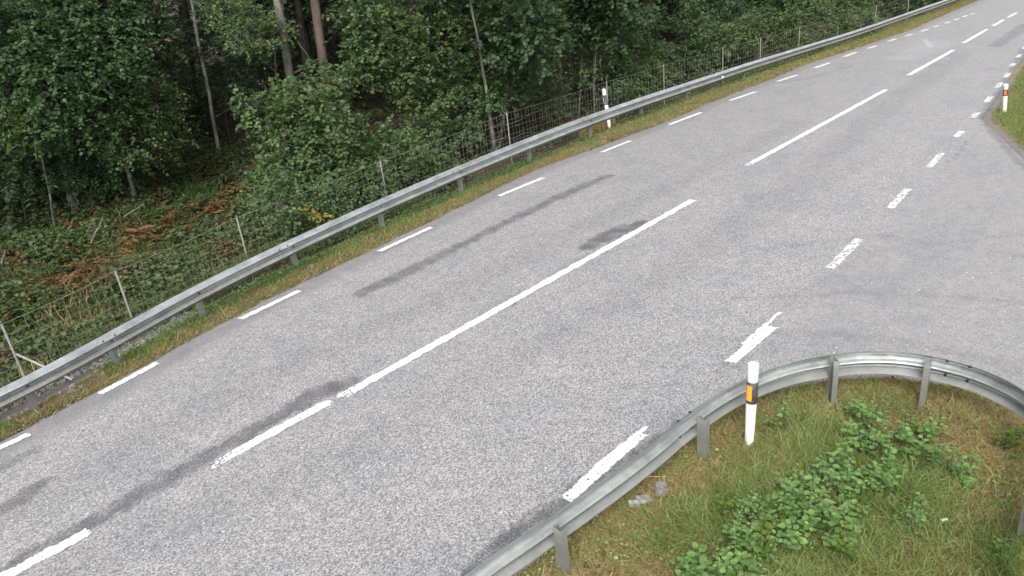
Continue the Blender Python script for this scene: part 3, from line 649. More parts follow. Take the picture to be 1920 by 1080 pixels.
# --- hazel mass left of centre
plant('hazel_bush', 'big pale green hazel bush in front of the two thick trunks', 'bush', gbase(640, 330, 17), [C(560, 200, 16.2, .85), C(620, 250, 15.8, .9), C(540, 270, 16, .7), C(600, 320, 15.6, .8), C(520, 330, 15.8, .55), C(670, 300, 15.6, .7), C(500, 210, 16.6, .55), C(600, 160, 16.8, .6), C(735, 262, 15.8, .5), C(650, 150, 16.8, .5), C(470, 190, 16.8, .35)], 'hazel', 240, .105, 'bark', .05, 3)
plant('hazel_tree', 'tall hazel with light green leaves above the dark hollow', 'tree', gbase(820, 300, 17.6), [C(700, 95, 17.4, .9), C(760, 130, 17, .9), C(820, 80, 17.4, 1.0), C(690, 30, 17.8, .9), C(825, 180, 16.6, .65), C(860, 160, 16.8, .8), C(740, 60, 17.2, .8), C(860, 30, 17.6, 1.0), C(780, 10, 17.8, 1.0), C(860, 235, 16.4, .55), C(790, 235, 16.2, .6), C(760, 180, 16.8, .35)], 'hazel', 230, .105, 'bark', .08, 2, extra=None)
plant('hazel_tree', 'broad hazel left of the slim bare trunks behind the fence', 'tree', gbase(922, 275, 16.2), [C(920, 120, 16.4, .8), C(985, 90, 16.8, .8), C(960, 170, 16, .65), C(1010, 150, 16.4, .6), C(910, 190, 15.8, .6), C(930, 50, 17, .9), C(870, 250, 15.7, .5), C(1030, 200, 16, .45), C(1000, 30, 17.2, .9)], 'alder', 230, .105, 'bark', .065, 1, extra=([C(960, 110, 16.2, .5), C(915, 160, 15.9, .45)], 'hazel', 200))
plant('hazel_tree', 'hazel foliage hanging over the fence right of the marker post', 'tree', gbase(1180, 190, 17.2), [C(1130, 50, 17.4, .9), C(1180, 90, 17, .8), C(1215, 120, 16.6, .6), C(1200, 40, 17.6, .9), C(1170, 140, 16.5, .5), C(1240, 95, 17, .6), C(1085, 30, 18, .8), C(1250, 130, 16.8, .4)], 'alder', 220, .105, 'bark', .06, 2)
plant('sallow_bush', 'low round leafed sallow bush growing through the fence with a yellow branch', 'bush', gbase(640, 400, 14.6), [C(520, 380, 14.3, .5), C(560, 350, 14.8, .6), C(620, 370, 14.4, .55), C(680, 340, 14.6, .55), C(740, 310, 14.8, .55), C(790, 300, 15, .45), C(560, 410, 14.1, .4), C(640, 405, 13.9, .35), C(500, 350, 15.2, .45), C(720, 360, 14.1, .35)], 'sallow', 330, .075, 'bark', .03, 4, extra=([C(580, 388, 13.6, .07), C(588, 402, 13.6, .08), C(596, 415, 13.6, .08), C(600, 428, 13.55, .06)], 'yellow', 500))
plant('sallow_bush', 'sallow bush leaning over the fence left of the tall slim alder trunk', 'bush', gbase(810, 330, 14.8), [C(770, 290, 14.9, .5), C(815, 280, 15.1, .45), C(740, 275, 15.3, .5), C(700, 300, 15.4, .5), C(830, 310, 14.7, .3)], 'sallow', 330, .075, 'bark', .03, 3)
plant('alder_branch', 'light green branch reaching in from the top above the dark gap', 'tree', gbase(530, 250, 21), [C(450, 75, 18.5, .4), C(490, 80, 18.5, .4), C(470, 45, 19, .6), C(520, 60, 18.6, .4), C(420, 20, 19.5, .7)], 'hazel', 240, .08, 'bark', .06, top=AY(500, 20, 19.5)).name = 'alder_tree'
# --- farther along the fence
far = [(1400, 70, 18, .9, 'hazel', 'bright green alder behind the fence beyond the dark opening'), (1450, 75, 18, .8, 'hazel', 'bright green alder next beyond the dark opening'), (1300, 20, 20, 1.2, 'alder', 'dark green alder over the dark opening in the forest edge'), (1520, 45, 18.5, 1.0, 'sallow', 'yellowish green bush at the far forest edge'), (1590, 30, 18.5, 1.1, 'alder', 'far green alder near the end of the visible fence'), (1660, 10, 19, 1.3, 'hazel', 'farthest light green alder above the end of the guardrail'), (1340, 120, 17, .45, 'alder', 'small dark bush behind the fence below the dark opening'), (1480, 62, 17.5, .6, 'hazel', 'small light bush just behind the far fence posts')]
for px, py, y, r, mt, lb in far:
    b = gbase(px, py, y); c = AY(px, py, y)
    cl = [(c + np.array([rnd.uniform(-1, 1), rnd.uniform(-.5, .5), rnd.uniform(-.6, 1.2)]) * r * 1.1, r * rnd.uniform(.6, .9)) for _ in range(8)]
    plant('alder_tree', lb, 'tree', b, cl, mt, 150, .12, 'bark', .06, 2, 'alders along the fence farther up the road')
for i in range(9):      # beyond the frame top, seen along the road
    x = 42 + i * 7 + rnd.uniform(-2, 2); y = 17.5 + rnd.uniform(0, 3); z0 = float(zt(x, y)); H = rnd.uniform(3, 5)
    cl = [(np.array([x + rnd.uniform(-1.6, 1.6), y + rnd.uniform(-1.5, 1.2), z0 + rnd.uniform(1, H + 2)]), rnd.uniform(1, 1.7)) for _ in range(9)]
    plant('alder_tree', 'distant green alder lining the road beyond the end of the guardrail', 'tree', (x, y, z0), cl, 'alder', 60, .2, 'bark', .1, 1, 'distant alders along the road')

# --- bare trunks
def trunk_tree(px0, py0, px1, py1, y, r, bark, label, name='pine_tree', ext=2.2, crown=True, H=None, twigs=6):
    """trunk seen from pixel-surveyed foot to upper point, carried on to its crown high above"""
    foot = AY(px0, py0, y); base = np.array([foot[0], y, float(zt(foot[0], y))]); upp = AY(px1, py1, y)
    d = (upp - foot) / max(.1, (upp - foot)[2]); H = H or 9.5; top = base + d * (foot[2] - base[2]) * 0 + (foot - base) * [1, 1, 0] + d * H
    root = thing(name, label, 'tree', base); bf = Buf(); n = 14; pth = wob(base - [0, 0, .1], top, n, .035, int(px0)); bf.tube(pth - base, np.linspace(r * 1.12, r * .55, n), 12)
    for k in range(twigs):
        i = rnd.randint(2, n - 3); a = rnd.uniform(0, 2 * PI); L = rnd.uniform(.5, 1.5)
        bf.tube(wob(pth[i], pth[i] + np.array([math.cos(a), math.sin(a), rnd.uniform(-.3, .5)]) * L, 5, .15, k) - base, np.linspace(r * .18, .004, 5), 4, False)
    link('trunk', bf.mesh('trunk', M[bark], True), root)
    if crown:
        cl = [(top + np.array([rnd.uniform(-1.4, 1.4), rnd.uniform(-1.4, 1.4), rnd.uniform(-1.6, 1.8)]), rnd.uniform(.8, 1.3)) for _ in range(9)]
        O, Yv, Zv, S, _ = sprays(cl, 90, .13); V, F = scatter(O - base, Yv, Zv, S); link('crown', mesh('crown', V, F, M['dark_leaf']), root)
    return root
trunk_tree(393, 245, 362, 50, 22, .052, 'bark_birch', 'very thin pale mottled trunk leaning across the dark gap', 'birch_tree')
trunk_tree(372, 220, 352, 50, 27, .085, 'bark_dark', 'dark trunk just behind the thin pale one', 'spruce_tree')
trunk_tree(534, 140, 518, 50, 19, .13, 'bark', 'grey brown trunk with a broken limb left of the reddish pine', 'aspen_tree')
trunk_tree(610, 180, 590, 50, 19, .15, 'bark_pine', 'thick reddish pine trunk rising behind the big hazel bush', 'pine_tree')
trunk_tree(472, 140, 462, 60, 24, .17, 'bark_dark', 'dark trunk in the forest gap left of the grey brown trunk', 'spruce_tree')
trunk_tree(434, 190, 425, 140, 27, .03, 'bark', 'thin leaning stem low in the dark gap', 'birch_tree')
trunk_tree(925, 272, 914, 200, 15.6, .055, 'bark', 'slim grey alder trunk rising from the fence foot', 'alder_tree', H=5)
trunk_tree(845, 120, 838, 70, 17.6, .08, 'bark_pine', 'brown forked trunk inside the hazel foliage', 'alder_tree')
trunk_tree(1058, 160, 1042, 60, 17.5, .075, 'bark', 'left stem of the slim trunks behind the marker post', 'alder_tree')
trunk_tree(1070, 100, 1066, 50, 18.5, .10, 'bark', 'stouter stem set back behind the slim trunks', 'alder_tree')
trunk_tree(1101, 200, 1094, 70, 16.8, .05, 'bark', 'middle slim trunk left of the marker post', 'alder_tree')
trunk_tree(1113, 205, 1112, 130, 16.2, .028, 'bark', 'thin straight pole stem beside the marker post', 'alder_tree', H=5)
trunk_tree(1122, 190, 1117, 90, 17.4, .07, 'bark', 'right trunk of the slim cluster behind the marker post', 'alder_tree')
trunk_tree(1084, 220, 1090, 120, 16.4, .02, 'bark', 'thinnest curved stem left of the marker post', 'alder_tree', H=5)
for px, lb in ((1295, 'slim dark trunk at the left of the dark opening'), (1318, 'slim dark trunk in the middle of the dark opening'), (1345, 'slim dark trunk at the right of the dark opening')):
    trunk_tree(px, 110, px - 4, 50, 19.5 + rnd.uniform(0, 2), .06, 'bark', lb, 'alder_tree')
# fallen branches
for (a, b, y, lb) in (((560, 82), (578, 108), 18.3, 'pale broken limb lying between the two thick trunks'), ((172, 452), (188, 418), 15.6, 'short pale dead stick standing in the undergrowth'), ((3, 492), (8, 475), 15.2, 'thin pale dead stick at the left border of the undergrowth'), ((235, 405), (262, 388), 17.2, 'brown dead branch beside the leaning birch foot')):
    p, q = AY(*a, y), AY(*b, y); d = q - p; c = p; bf = Buf(); bf.tube(wob(p - c - d * .1, q - c + d * .3, 6, .12, 5), np.linspace(.02, .009, 6), 6)
    tag(link('dead_branch', bf.mesh('dead_branch', M['bark']), None, c), lb, 'branch')

# --- dark forest behind
def conifer(H, seed):
    r = np.random.default_rng(seed); bf = Buf(); bf.tube(wob((0, 0, -.2), (0, 0, H), 8, .01, seed), np.linspace(.17, .03, 8), 8)
    O = []; Yv = []; Zv = []; S = []
    for z in np.arange(1.6, H, .33):
        L = (H - z) * .26 + .35; nb = 7
        for k in range(nb):
            a = r.uniform(0, 2 * PI); d = np.array([math.cos(a), math.sin(a), -.18]); 
            m_ = int(L / .075) + 2; t = np.linspace(.15, 1, m_) * L
            P = np.array([0, 0, z]) + d * t[:, None] - np.array([0, 0, .09]) * (t ** 2)[:, None]
            for sg in (-1, 1):
                O.append(P); Yv.append(np.tile(d * .7 + sg * np.array([-d[1], d[0], 0]), (m_, 1)) + r.normal(size=(m_, 3)) * .2 + [0, 0, -.25]); Zv.append(r.normal(size=(m_, 3)) * .35 + [0, 0, 1]); S.append(.17 * r.uniform(.7, 1.3, m_))
    V, F = scatter(np.vstack(O), np.vstack(Yv), np.vstack(Zv), np.concatenate(S), NARROW_V)
    return bf.mesh('trunk', M['bark_dark'], True), mesh('crown', V, F, M['needle'])
def broadleaf(H, seed):
    bf = Buf(); bf.tube(wob((0, 0, -.2), (.3, .2, H), 10, .04, seed), np.linspace(.16, .05, 10), 8)
    r = random.Random(seed); cl = []
    for k in range(16):
        c = np.array([r.uniform(-2, 2), r.uniform(-2, 2), r.uniform(H * .42, H * 1.05)]); cl.append((c, r.uniform(.8, 1.3))); bf.tube(wob((.1, .1, c[2] * .8), c, 5, .1, k), np.linspace(.05, .012, 5), 5)
    O, Yv, Zv, S, _ = sprays(cl, 60, .13); V, F = scatter(O, Yv, Zv, S)
    return bf.mesh('trunk', M['bark_dark'], True), mesh('crown', V, F, M['dark_leaf'])
protos = [conifer(10, 1), conifer(13, 2), conifer(8.5, 3), broadleaf(9, 4), broadleaf(11, 5), broadleaf(8, 6)]
spots = []
for row, (s0, gap) in enumerate(((9.5, 3.3), (12.5, 3.1), (16, 3.4), (20, 3.8), (25, 4.4), (31, 5.2), (39, 6.5))):
    x = -9 + row * 1.1
    while x < 66 + row * 6:
        xx = x + rnd.uniform(-.9, .9); yy = float(rail_l(xx)) + s0 + rnd.uniform(-1, 1)
        # only what the view can reach
        q_ = np.array([xx, yy, float(zt(xx, yy)) + 1]) - CP; qx = 960 + 960 * FOC * (q_ @ rt) / (q_ @ fw)
        gap_ = row < 4 and (330 < qx < 520 or 690 < qx < 800)       # openings between the front trees stay free of near trunks
        if math.atan2(yy, xx) < 2.0 and not gap_: spots.append((xx, yy, row))
        x += gap
for xx, yy, row in spots:
    k = rnd.choice([3, 4, 5, 1] if row < 2 else [0, 1, 1, 3, 4] if row < 4 else [0, 1, 2, 0, 1, 4]); tr_, cr_ = protos[k]
    z0 = float(zt(xx, yy)); sc = rnd.uniform(.85, 1.2)
    con = k < 3
    root = thing('spruce_tree' if con else 'forest_tree', 'dark spruce standing back in the shaded forest' if con else 'dark leafed tree standing back in the shaded forest', 'tree', (xx, yy, z0), 'dark spruces in the forest behind' if con else 'dark leafy trees in the forest behind')
    root.rotation_euler = (rnd.uniform(-.03, .03), rnd.uniform(-.03, .03), rnd.uniform(0, 2 * PI)); root.scale = (sc, sc, sc)
    link('trunk', tr_, root); link('crown', cr_, root)

# ------------------------------------------------------------------ undergrowth
def fern(px, py, y, n, L, mt, label, grp=None):
    d_ = ray(px, py + 14); t_ = 9.0
    while t_ < 60 and (CP + d_ * t_)[2] > float(zt(*(CP + d_ * t_)[:2])) + .1: t_ += .04
    b = CP + d_ * t_; b[2] = float(zt(b[0], b[1]))
    root = thing('bracken_fern', label, 'fern', b, grp)
    for k in range(n):
        a = rnd.uniform(0, 2 * PI); l = L * rnd.uniform(.6, 1.15); el = rnd.uniform(.45, 1.35); d = np.array([math.cos(a), math.sin(a), 0]); cv = rnd.uniform(-.3, .3) * np.array([-d[1], d[0], 0]); dr = rnd.uniform(.3, .75)
        t = np.linspace(0, 1, 15); P = d * (t * l * math.cos(el) + .25 * l * t ** 2)[:, None] + cv * (l * t ** 2)[:, None] + np.array([0, 0, 1]) * (l * math.sin(el) * t - dr * l * t ** 2)[:, None]
        T = np.gradient(P, axis=0); roll = nr.normal() * .5
        sd = unit(np.cross(T, [0, 0, 1.0])); w_ = l * .27 * np.sin(np.clip(t * 1.05 + .12, 0, 1) * PI) ** .8; O = []; Yv = []; Zv = []; S = []
        for sg in (-1, 1):
            O.append(P[2:]); Yv.append((sd * sg + unit(T) * .35 + [0, 0, -.2 + roll * sg * .5] + nr.normal(size=P.shape) * .16)[2:]); Zv.append(np.tile([0, 0, 1.], (13, 1)) + nr.normal(size=(13, 3)) * .45); S.append((np.stack([w_ * .8, w_, w_], 1)[2:] + .01) * nr.uniform(.5, 1.2, (13, 1)))
        V, F = scatter(np.vstack(O), np.vstack(Yv), np.vstack(Zv), np.vstack(S), NARROW_V)
        bf = Buf(); bf.tube(P[::2], np.linspace(.004, .0015, 8), 3, False); q = np.vstack(bf.V)
        link('frond', mesh('frond', np.vstack([V, q]), [tuple(f) for f in F.tolist()] + [tuple(i + len(V) for i in f) for f in bf.F], M[mt]), root)
RUST = [(20, 575, 14.6), (60, 560, 14.9), (10, 540, 15.4), (95, 545, 15.0), (120, 520, 15.2), (150, 505, 15.1), (175, 490, 15.2), (150, 475, 15.6), (200, 470, 15.3), (215, 500, 14.8), (235, 450, 15.4), (255, 435, 15.7), (205, 440, 16), (150, 430, 16.4), (300, 415, 15.6), (440, 330, 16.6), (465, 310, 17), (480, 340, 16.2), (455, 355, 16), (420, 350, 16.6), (400, 375, 16), (470, 375, 15.4), (330, 390, 16.2), (40, 500, 16), (180, 525, 14.7), (35, 470, 16.6), (75, 255, 22), (250, 150, 24), (300, 110, 26), (165, 515, 15), (260, 470, 15), (80, 585, 15), (340, 375, 15), (440, 310, 15), (120, 500, 15), (30, 600, 15), (410, 395, 15)]
for i, (px, py, y) in enumerate(RUST): fern(px + rnd.uniform(-28, 28), py + rnd.uniform(-16, 10), y, rnd.randint(8, 11), rnd.uniform(.75, 1.15), 'fern_rust', 'rust brown bracken fern wilting among the green undergrowth', 'rusty bracken ferns beyond the fence')
GREEN = [(440, 275, 18), (420, 290, 17.8), (380, 310, 17.6), (395, 335, 17.2), (350, 350, 17), (100, 475, 16), (20, 590, 14.2), (55, 520, 15.6), (110, 500, 15.6), (285, 400, 16.4), (340, 320, 18), (370, 275, 19), (310, 350, 17.5), (15, 430, 17.6), (70, 430, 17.4), (230, 330, 18.4), (300, 300, 19.5), (480, 260, 18.4), (460, 290, 17.8), (150, 450, 15), (60, 480, 15), (200, 530, 15), (260, 500, 15), (320, 440, 15), (380, 420, 15), (100, 560, 15), (90, 410, 15), (130, 420, 15), (310, 400, 15), (360, 380, 15)]
for px, py, y in GREEN: fern(px, py, y, rnd.randint(8, 11), rnd.uniform(.7, 1.1), 'fern_green', 'yellow green bracken fern at the edge of the dark forest', 'green bracken ferns beyond the fence')

def mat_of_leaves(name, label, xr, sr_, n, size, mt, hgt, tmpl=LEAF_V, dens=None, seed=1, cat=None, up_=.3):
    """ground cover: leaves over low mounds; s is the distance beyond the left rail"""
    x = nr.uniform(*xr, n); s = nr.uniform(*sr_, n); y = rail_l(x) + s
    md = .5 + .5 * npnoise(x, y, 1.7, seed); keep = nr.uniform(0, 1, n) < np.clip(md * 1.3 + .15, .05, 1)
    if dens is not None: keep &= nr.uniform(0, 1, n) < dens(x, s)
    x, y, md = x[keep], y[keep], md[keep]; k = len(x)
    z = zt(x, y) + hgt * np.clip(md + .2, 0, 1.3) * nr.uniform(.1, 1, k) ** .7
    O = np.stack([x, y, z], 1); Yv = nr.normal(size=(k, 3)) * [1, 1, .3] + [0, 0, up_]; Zv = nr.normal(size=(k, 3)) * .45 + [0, -.25, 1]
    V, F = scatter(O, Yv, Zv, size * nr.uniform(.5, 1.4, k), tmpl)
    return tag(link(name, mesh(name, V, F, M[mt])), label, cat or 'undergrowth', None, 'stuff')
mat_of_leaves('undergrowth', 'low green herbs and brambles covering the ground beyond the fence', (-2, 14), (1.9, 9), 80000, .085, 'herb', .55, seed=2)
mat_of_leaves('undergrowth', 'thin dark herbs under the trees behind the fence', (12, 44), (1.2, 7), 26000, .08, 'herb', .5, seed=3)
mat_of_leaves('leaf_litter', 'dead brown leaves on the dark forest floor', (-4, 40), (3, 26), 60000, .09, 'litter', .03, seed=4, cat='leaf litter')
mat_of_leaves('undergrowth', 'sparse shade plants deeper in the forest', (-2, 30), (8, 24), 60000, .10, 'herb', .45, seed=12)
mat_of_leaves('weeds', 'small grey green weeds growing between fence and guardrail', (-1, 11), (.6, 2.6), 42000, .055, 'herb', .5, tmpl=NARROW_V, seed=5, cat='weeds', up_=1.0)
mat_of_leaves('weeds', 'bright green low weeds under the forest side guardrail', (2.4, 40), (-.22, .55), 26000, .045, 'verge_weed', .16, seed=6, cat='weeds', dens=lambda x, s: np.clip((x - 2) / 4, .1, 1))

def blades(O, L, w_, lean=.5, dirs=None):
    n = len(O); Yv = nr.normal(size=(n, 3)) * [lean, lean, .15] + [0, 0, 1]
    if dirs is not None: Yv += dirs
    Zv = nr.normal(size=(n, 3)) * [1, 1, .2]
    return scatter(O, Yv, Zv, np.stack([np.full(n, 1.) * w_ * nr.uniform(.7, 1.3, n), L, L], 1), BLADE_V, BLADE_F)
def verge(name, label, xr, n, mt, L, w_, s0, s1, lean, seed, bias=1.0, thr=None):
    x = xr[0] + (xr[1] - xr[0]) * nr.uniform(0, 1, n) ** bias; a = edge_l(x) + .05 + .06 * npnoise(x, x * 0, 5, 31); b = rail_l(x) + .35
    t = s0 + (s1 - s0) * nr.uniform(0, 1, n); y = a * (1 - t) + b * t
    k = npnoise(x, y, 3, seed) > (thr if thr is not None else -1.0); x, y = x[k], y[k]
    O = np.stack([x, y, zt(x, y) - .005], 1); V, F = blades(O, L * nr.uniform(.5, 1.4, len(x)), w_, lean)
    tag(link(name, mesh(name, V, F, M[mt])), label, 'grass', None, 'stuff')
verge('grass', 'short dry straw coloured grass between asphalt and forest side guardrail', (-2, 18), 80000, 'verge_grass', .11, .008, 0, .85, 1.3, 41, 1.1)
verge('straw_bits', 'pale mown straw lying over the verge grass', (-2, 45), 7000, 'dry', .17, .009, 0, .8, 3.0, 47, 1.3)
verge('grass', 'mixed green and straw grass on the verge farther up the road', (17, 75), 80000, 'verge_grass', .12, .012, 0, .95, 1.0, 42, 1.7)
verge('grass', 'greener grass tufts near the forest side guardrail posts', (-2, 60), 60000, 'verge_green', .12, .008, .25, 1.0, .8, 43, 1.8, -.1)

for i, (px, py) in enumerate(((350, 210), (400, 200), (450, 190), (330, 120), (420, 130), (480, 150), (560, 120), (620, 90), (660, 60), (300, 170), (520, 100))):
    y = 25 + (i * 7 % 5) * 1.2; c = AY(px, py, y); x = c[0]; z0 = float(zt(x, y))
    cl = [(c + np.array([rnd.uniform(-1.5, 1.5), rnd.uniform(-1, 1), rnd.uniform(-1.2, .5)]), rnd.uniform(.5, .8)) for _ in range(5)]
    plant('hazel_bush', 'dim shaded bush deep in the forest gap', 'bush', (x, y, z0), cl, ['dark_leaf', 'herb'][i % 2], 70, .12, 'bark_dark', .03, 1, 'dim bushes deep in the forest gap')
plant('young_birch', 'slender shaded birch sapling filling the dark gap beside the thin pale trunk', 'tree', gbase(430, 300, 22), [C(400, 90, 22, .5), C(430, 130, 22.5, .5), C(460, 170, 22, .45), C(345, 150, 22.5, .4), C(420, 40, 22, .7), C(350, 70, 23, .5), C(480, 100, 23, .5)], 'dark_leaf', 150, .10, 'bark_dark', .03)
# low thickets behind the fence farther up the road
for i, x in enumerate(np.arange(21, 62, 2.1)):
    y = float(rail_l(x)) + rnd.uniform(2.2, 4.5); z0 = float(zt(x, y))
    cl = [(np.array([x + rnd.uniform(-1.3, 1.3), y + rnd.uniform(-.7, 1), z0 + rnd.uniform(.3, 2.0 if i % 3 else 3.2)]), rnd.uniform(.5, .85)) for _ in range(8)]
    plant('hazel_bush', 'dusky green thicket bush behind the far part of the fence', 'bush', (x, y, z0), cl, ['alder', 'sallow', 'hazel'][i % 3], 110, .11, 'bark', .03, 1, 'thicket bushes behind the far part of the fence')
# --- stones between rail and fence at the far left
def rock(rs, c, r, mt, nme='stone', sq=(1, 1, .7), seed=0, sub=2):
    import bmesh
    bm = bmesh.new(); bmesh.ops.create_icosphere(bm, subdivisions=sub, radius=1)
    q = np.random.default_rng(seed); dirs = unit(q.normal(size=(7, 3))); cut = q.uniform(.55, .9, 7)
    for v in bm.verts:
        p = np.array(v.co)
        for d, k in zip(dirs, cut):
            e = p @ d
            if e > k: p = p - d * (e - k)
        v.co = Vector(p * np.array(sq) * r)
    me = bpy.data.meshes.new(nme); bm.to_mesh(me); bm.free(); me.materials.append(M[mt]); return me
rocks = [rock(None, None, 1, 'stone', 'stone', (1, .8, .6), s, 2) for s in range(5)]
V = []; F = []; nv = 0
for i in range(2600):
    x = rnd.uniform(-.8, 4.6); s = rnd.uniform(-.12, 2.6) if x < 2.6 else rnd.uniform(.6, 2.4)
    y = float(rail_l(x)) + s; r = rnd.uniform(.02, .065) * (1.5 if rnd.random() < .1 else 1)
    if npnoise(np.array(x), np.array(y), 2.2, 77) < -.25: continue
    me = rocks[i % 5]; co = np.array([v.co for v in me.vertices]); R = np.array(Matrix.Rotation(rnd.uniform(0, 6.28), 3, 'Z') @ Matrix.Rotation(rnd.uniform(0, 6.28), 3, 'X'))
    V.append(co @ R.T * r + [x, y, float(zt(x, y)) + r * .3]); F += [tuple(k + nv for k in p.vertices) for p in me.polygons]; nv += len(co)
tag(link('rubble', mesh('rubble', np.vstack(V), F, M['stone'])), 'grey broken stones heaped beside the fence at the left border', 'stones', None, 'stuff')
V = []; F = []; nv = 0; g_ = rock(None, None, 1, 'stone', 'grit', (1, .8, .6), 9, 1); gco = np.array([v.co for v in g_.vertices]); gf = [tuple(p.vertices) for p in g_.polygons]
for i in range(2200):
    left = i % 4 != 0; x = rnd.uniform(0, 30) ** 1.0 if left else rnd.uniform(2.5, 30)
    y = float(edge_l(x)) + rnd.gauss(.03, .07) if left else float(edge_r(x)) + rnd.gauss(-.02, .06)
    r = rnd.uniform(.005, .014); V.append(gco * r + [x, y, max(0.004, float(zt(x, y))) + r * .3]); F += [tuple(k + nv for k in f) for f in gf]; nv += len(gco)
tag(link('grit', mesh('grit', np.vstack(V), F, M['stone'])), 'loose grit along the crumbling asphalt edges', 'grit', None, 'stuff')
# taller pale grass and stalks on the bank beyond the fence
for nm_, lb_, xr_, sr__, n_, L_, mt_ in (('tall_grass', 'tall pale grass and dead stalks rising along the near fence', (-1, 9.5), (1.3, 4.6), 3200, .5, 'dry'), ('tall_grass', 'tall green grass tangled with the bracken on the bank', (-1, 12), (1.3, 7.5), 14000, .55, 'verge_weed')):
    x = nr.uniform(*xr_, n_); sq_ = nr.uniform(*sr__, n_); y = rail_l(x) + sq_; k = npnoise(x, y, 2.4, len(mt_)) > .1; x, y = x[k], y[k]
    V, F = blades(np.stack([x, y, zt(x, y)], 1), L_ * nr.uniform(.5, 1.3, len(x)), .011, .38); tag(link(nm_, mesh(nm_, V, F, M[mt_])), lb_, 'tall grass', None, 'stuff')
# dry grass clump behind the left marker post
O = np.array([gbase(1115, 235, 14.6)] * 500) + nr.normal(size=(500, 3)) * [.35, .12, 0]; V, F = blades(O - O[0], .55 * nr.uniform(.6, 1.2, 500), .008, .25)
tag(link('dry_grass_clump', mesh('dry_grass_clump', V, F, M['dry']), None, O[0]), 'tall brown dry grass clump behind the guardrail left of the marker post', 'grass clump')

# ------------------------------------------------------------------ junction island
def inside(x, y):       # on the island, behind the right rail
    d = np.full(np.shape(x), 9.0); P = RRC
    yr = np.interp(x, P[:120, 0], P[:120, 1])
    return (y < edge_r(x) - .03) & (y > -.2) & (x < 8.3)
def isl_pts(n, x0=1.5, x1=8.4, y0=-.3, y1=4):
    x = nr.uniform(x0, x1, n); y = nr.uniform(y0, y1, n); k = inside(x, y); return x[k], y[k]
def patchn(x, y):       # 0 dry .. 1 green : dry close to the rail, green to the lower right
    g = npnoise(x, y, 1.4, 51) * .35 + npnoise(x, y, 4, 52) * .2
    c = G(1650, 960); return g * 1.7 + .5 - np.hypot(x - c[0], (y - c[1]) * .8) * .46 + .22
x, y = isl_pts(190000); pg = patchn(x, y); dry = nr.uniform(0, 1, len(x)) > np.clip(pg + .12, .10, .93)
for nm, lb, mt, sel, L, ln in (('grass', 'dry brown mossy grass on the junction island', 'dry', dry, .07, 1.4), ('grass', 'green grass growing on the junction island', 'lawn', ~dry, .155, 1.1)):
    xx, yy = x[sel], y[sel]; O = np.stack([xx, yy, zt(xx, yy) - .004], 1); V, F = blades(O, L * nr.uniform(.4, 1.6, len(xx)), .0058, ln, np.stack([.6 * npnoise(xx, yy, 2.2, 61), .6 * npnoise(xx, yy, 2.2, 62), 0 * xx], 1))
    tag(link(nm, mesh(nm, V, F, M[mt])), lb, 'grass', None, 'stuff')
x, y = isl_pts(9000); O = np.stack([x, y, zt(x, y) + nr.uniform(.005, .03, len(x))], 1); k = npnoise(x, y, 3, 66) > -.1; O = O[k]
V, F = scatter(O, nr.normal(size=O.shape) * [1, 1, .15], nr.normal(size=O.shape) * .35 + [0, 0, 1], .028 * nr.uniform(.5, 1.4, len(O))); tag(link('leaf_litter', mesh('leaf_litter', V, F, M['litter'])), 'small dead leaves scattered on the island grass', 'leaf litter', None, 'stuff')
x, y = isl_pts(16000); k = npnoise(x, y, 2.5, 68) > .2; x, y = x[k], y[k]; O = np.stack([x, y, zt(x, y) + nr.uniform(.01, .06, len(x))], 1)
V, F = scatter(O, nr.normal(size=O.shape) * [1, 1, .3], nr.normal(size=O.shape) * .4 + [0, 0, 1], .032 * nr.uniform(.5, 1.4, len(O))); tag(link('clover', mesh('clover', V, F, M['lawn'])), 'tiny clover like weeds between the island grass', 'weeds', None, 'stuff')

def shrub(blobs, label, mt='shrub', size=.058, dens=2900, name='weed_shrub', hgt=.34, tmpl=LEAF_V, per=9):
    """low broadleaved plant: blobs (px, py, radius m); stems fan up from the ground, leaves in whorls"""
    c0 = G(*blobs[0][:2], .1); base = np.array([c0[0], c0[1], float(zt(c0[0], c0[1]))]); O = []; Yv = []; Zv = []; S = []; bf = Buf()
    for px, py, r in blobs:
        c = G(px, py, hgt * .6); n = max(4, int(PI * r * r * dens / per / 2.2))
        for k in range(n):
            a = rnd.uniform(0, 2 * PI); q = r * math.sqrt(rnd.uniform(0, 1)); p = np.array([c[0] + q * math.cos(a), c[1] + q * math.sin(a), 0]); g = float(zt(p[0], p[1]))
            h = hgt * rnd.uniform(.2, 1.35) * (1 - .5 * (q / r) ** 2); p[2] = g + h; rootp = np.array([p[0] * .75 + c[0] * .25, p[1] * .75 + c[1] * .25, g - .01])
            bf.tube([rootp - base, (rootp * .4 + p * .6) - base, p - base], [.003, .0025, .0015], 3, False)
            ph = rnd.uniform(0, 6.28); sz_ = rnd.choice((.55, .8, 1.0, 1.3))
            for j in range(per):
                aj = ph + j * 2.4; u = j / per; pos = p * (1 - .45 * u) + rootp * .45 * u; d = np.array([math.cos(aj), math.sin(aj), rnd.uniform(-.1, .45)])
                O.append(pos + d * .012); Yv.append(d); Zv.append(np.array([rnd.gauss(0, .25), rnd.gauss(0, .25), 1.0])); S.append(size * sz_ * rnd.uniform(.6, 1.25) * (.75 + .5 * u))
    V, F = scatter(np.array(O) - base, np.array(Yv), np.array(Zv), np.array(S), tmpl)
    root = thing(name, label, 'weed', base); link('foliage', mesh('foliage', V, F, M[mt]), root); link('stem', bf.mesh('stem', M['twig']), root); return root
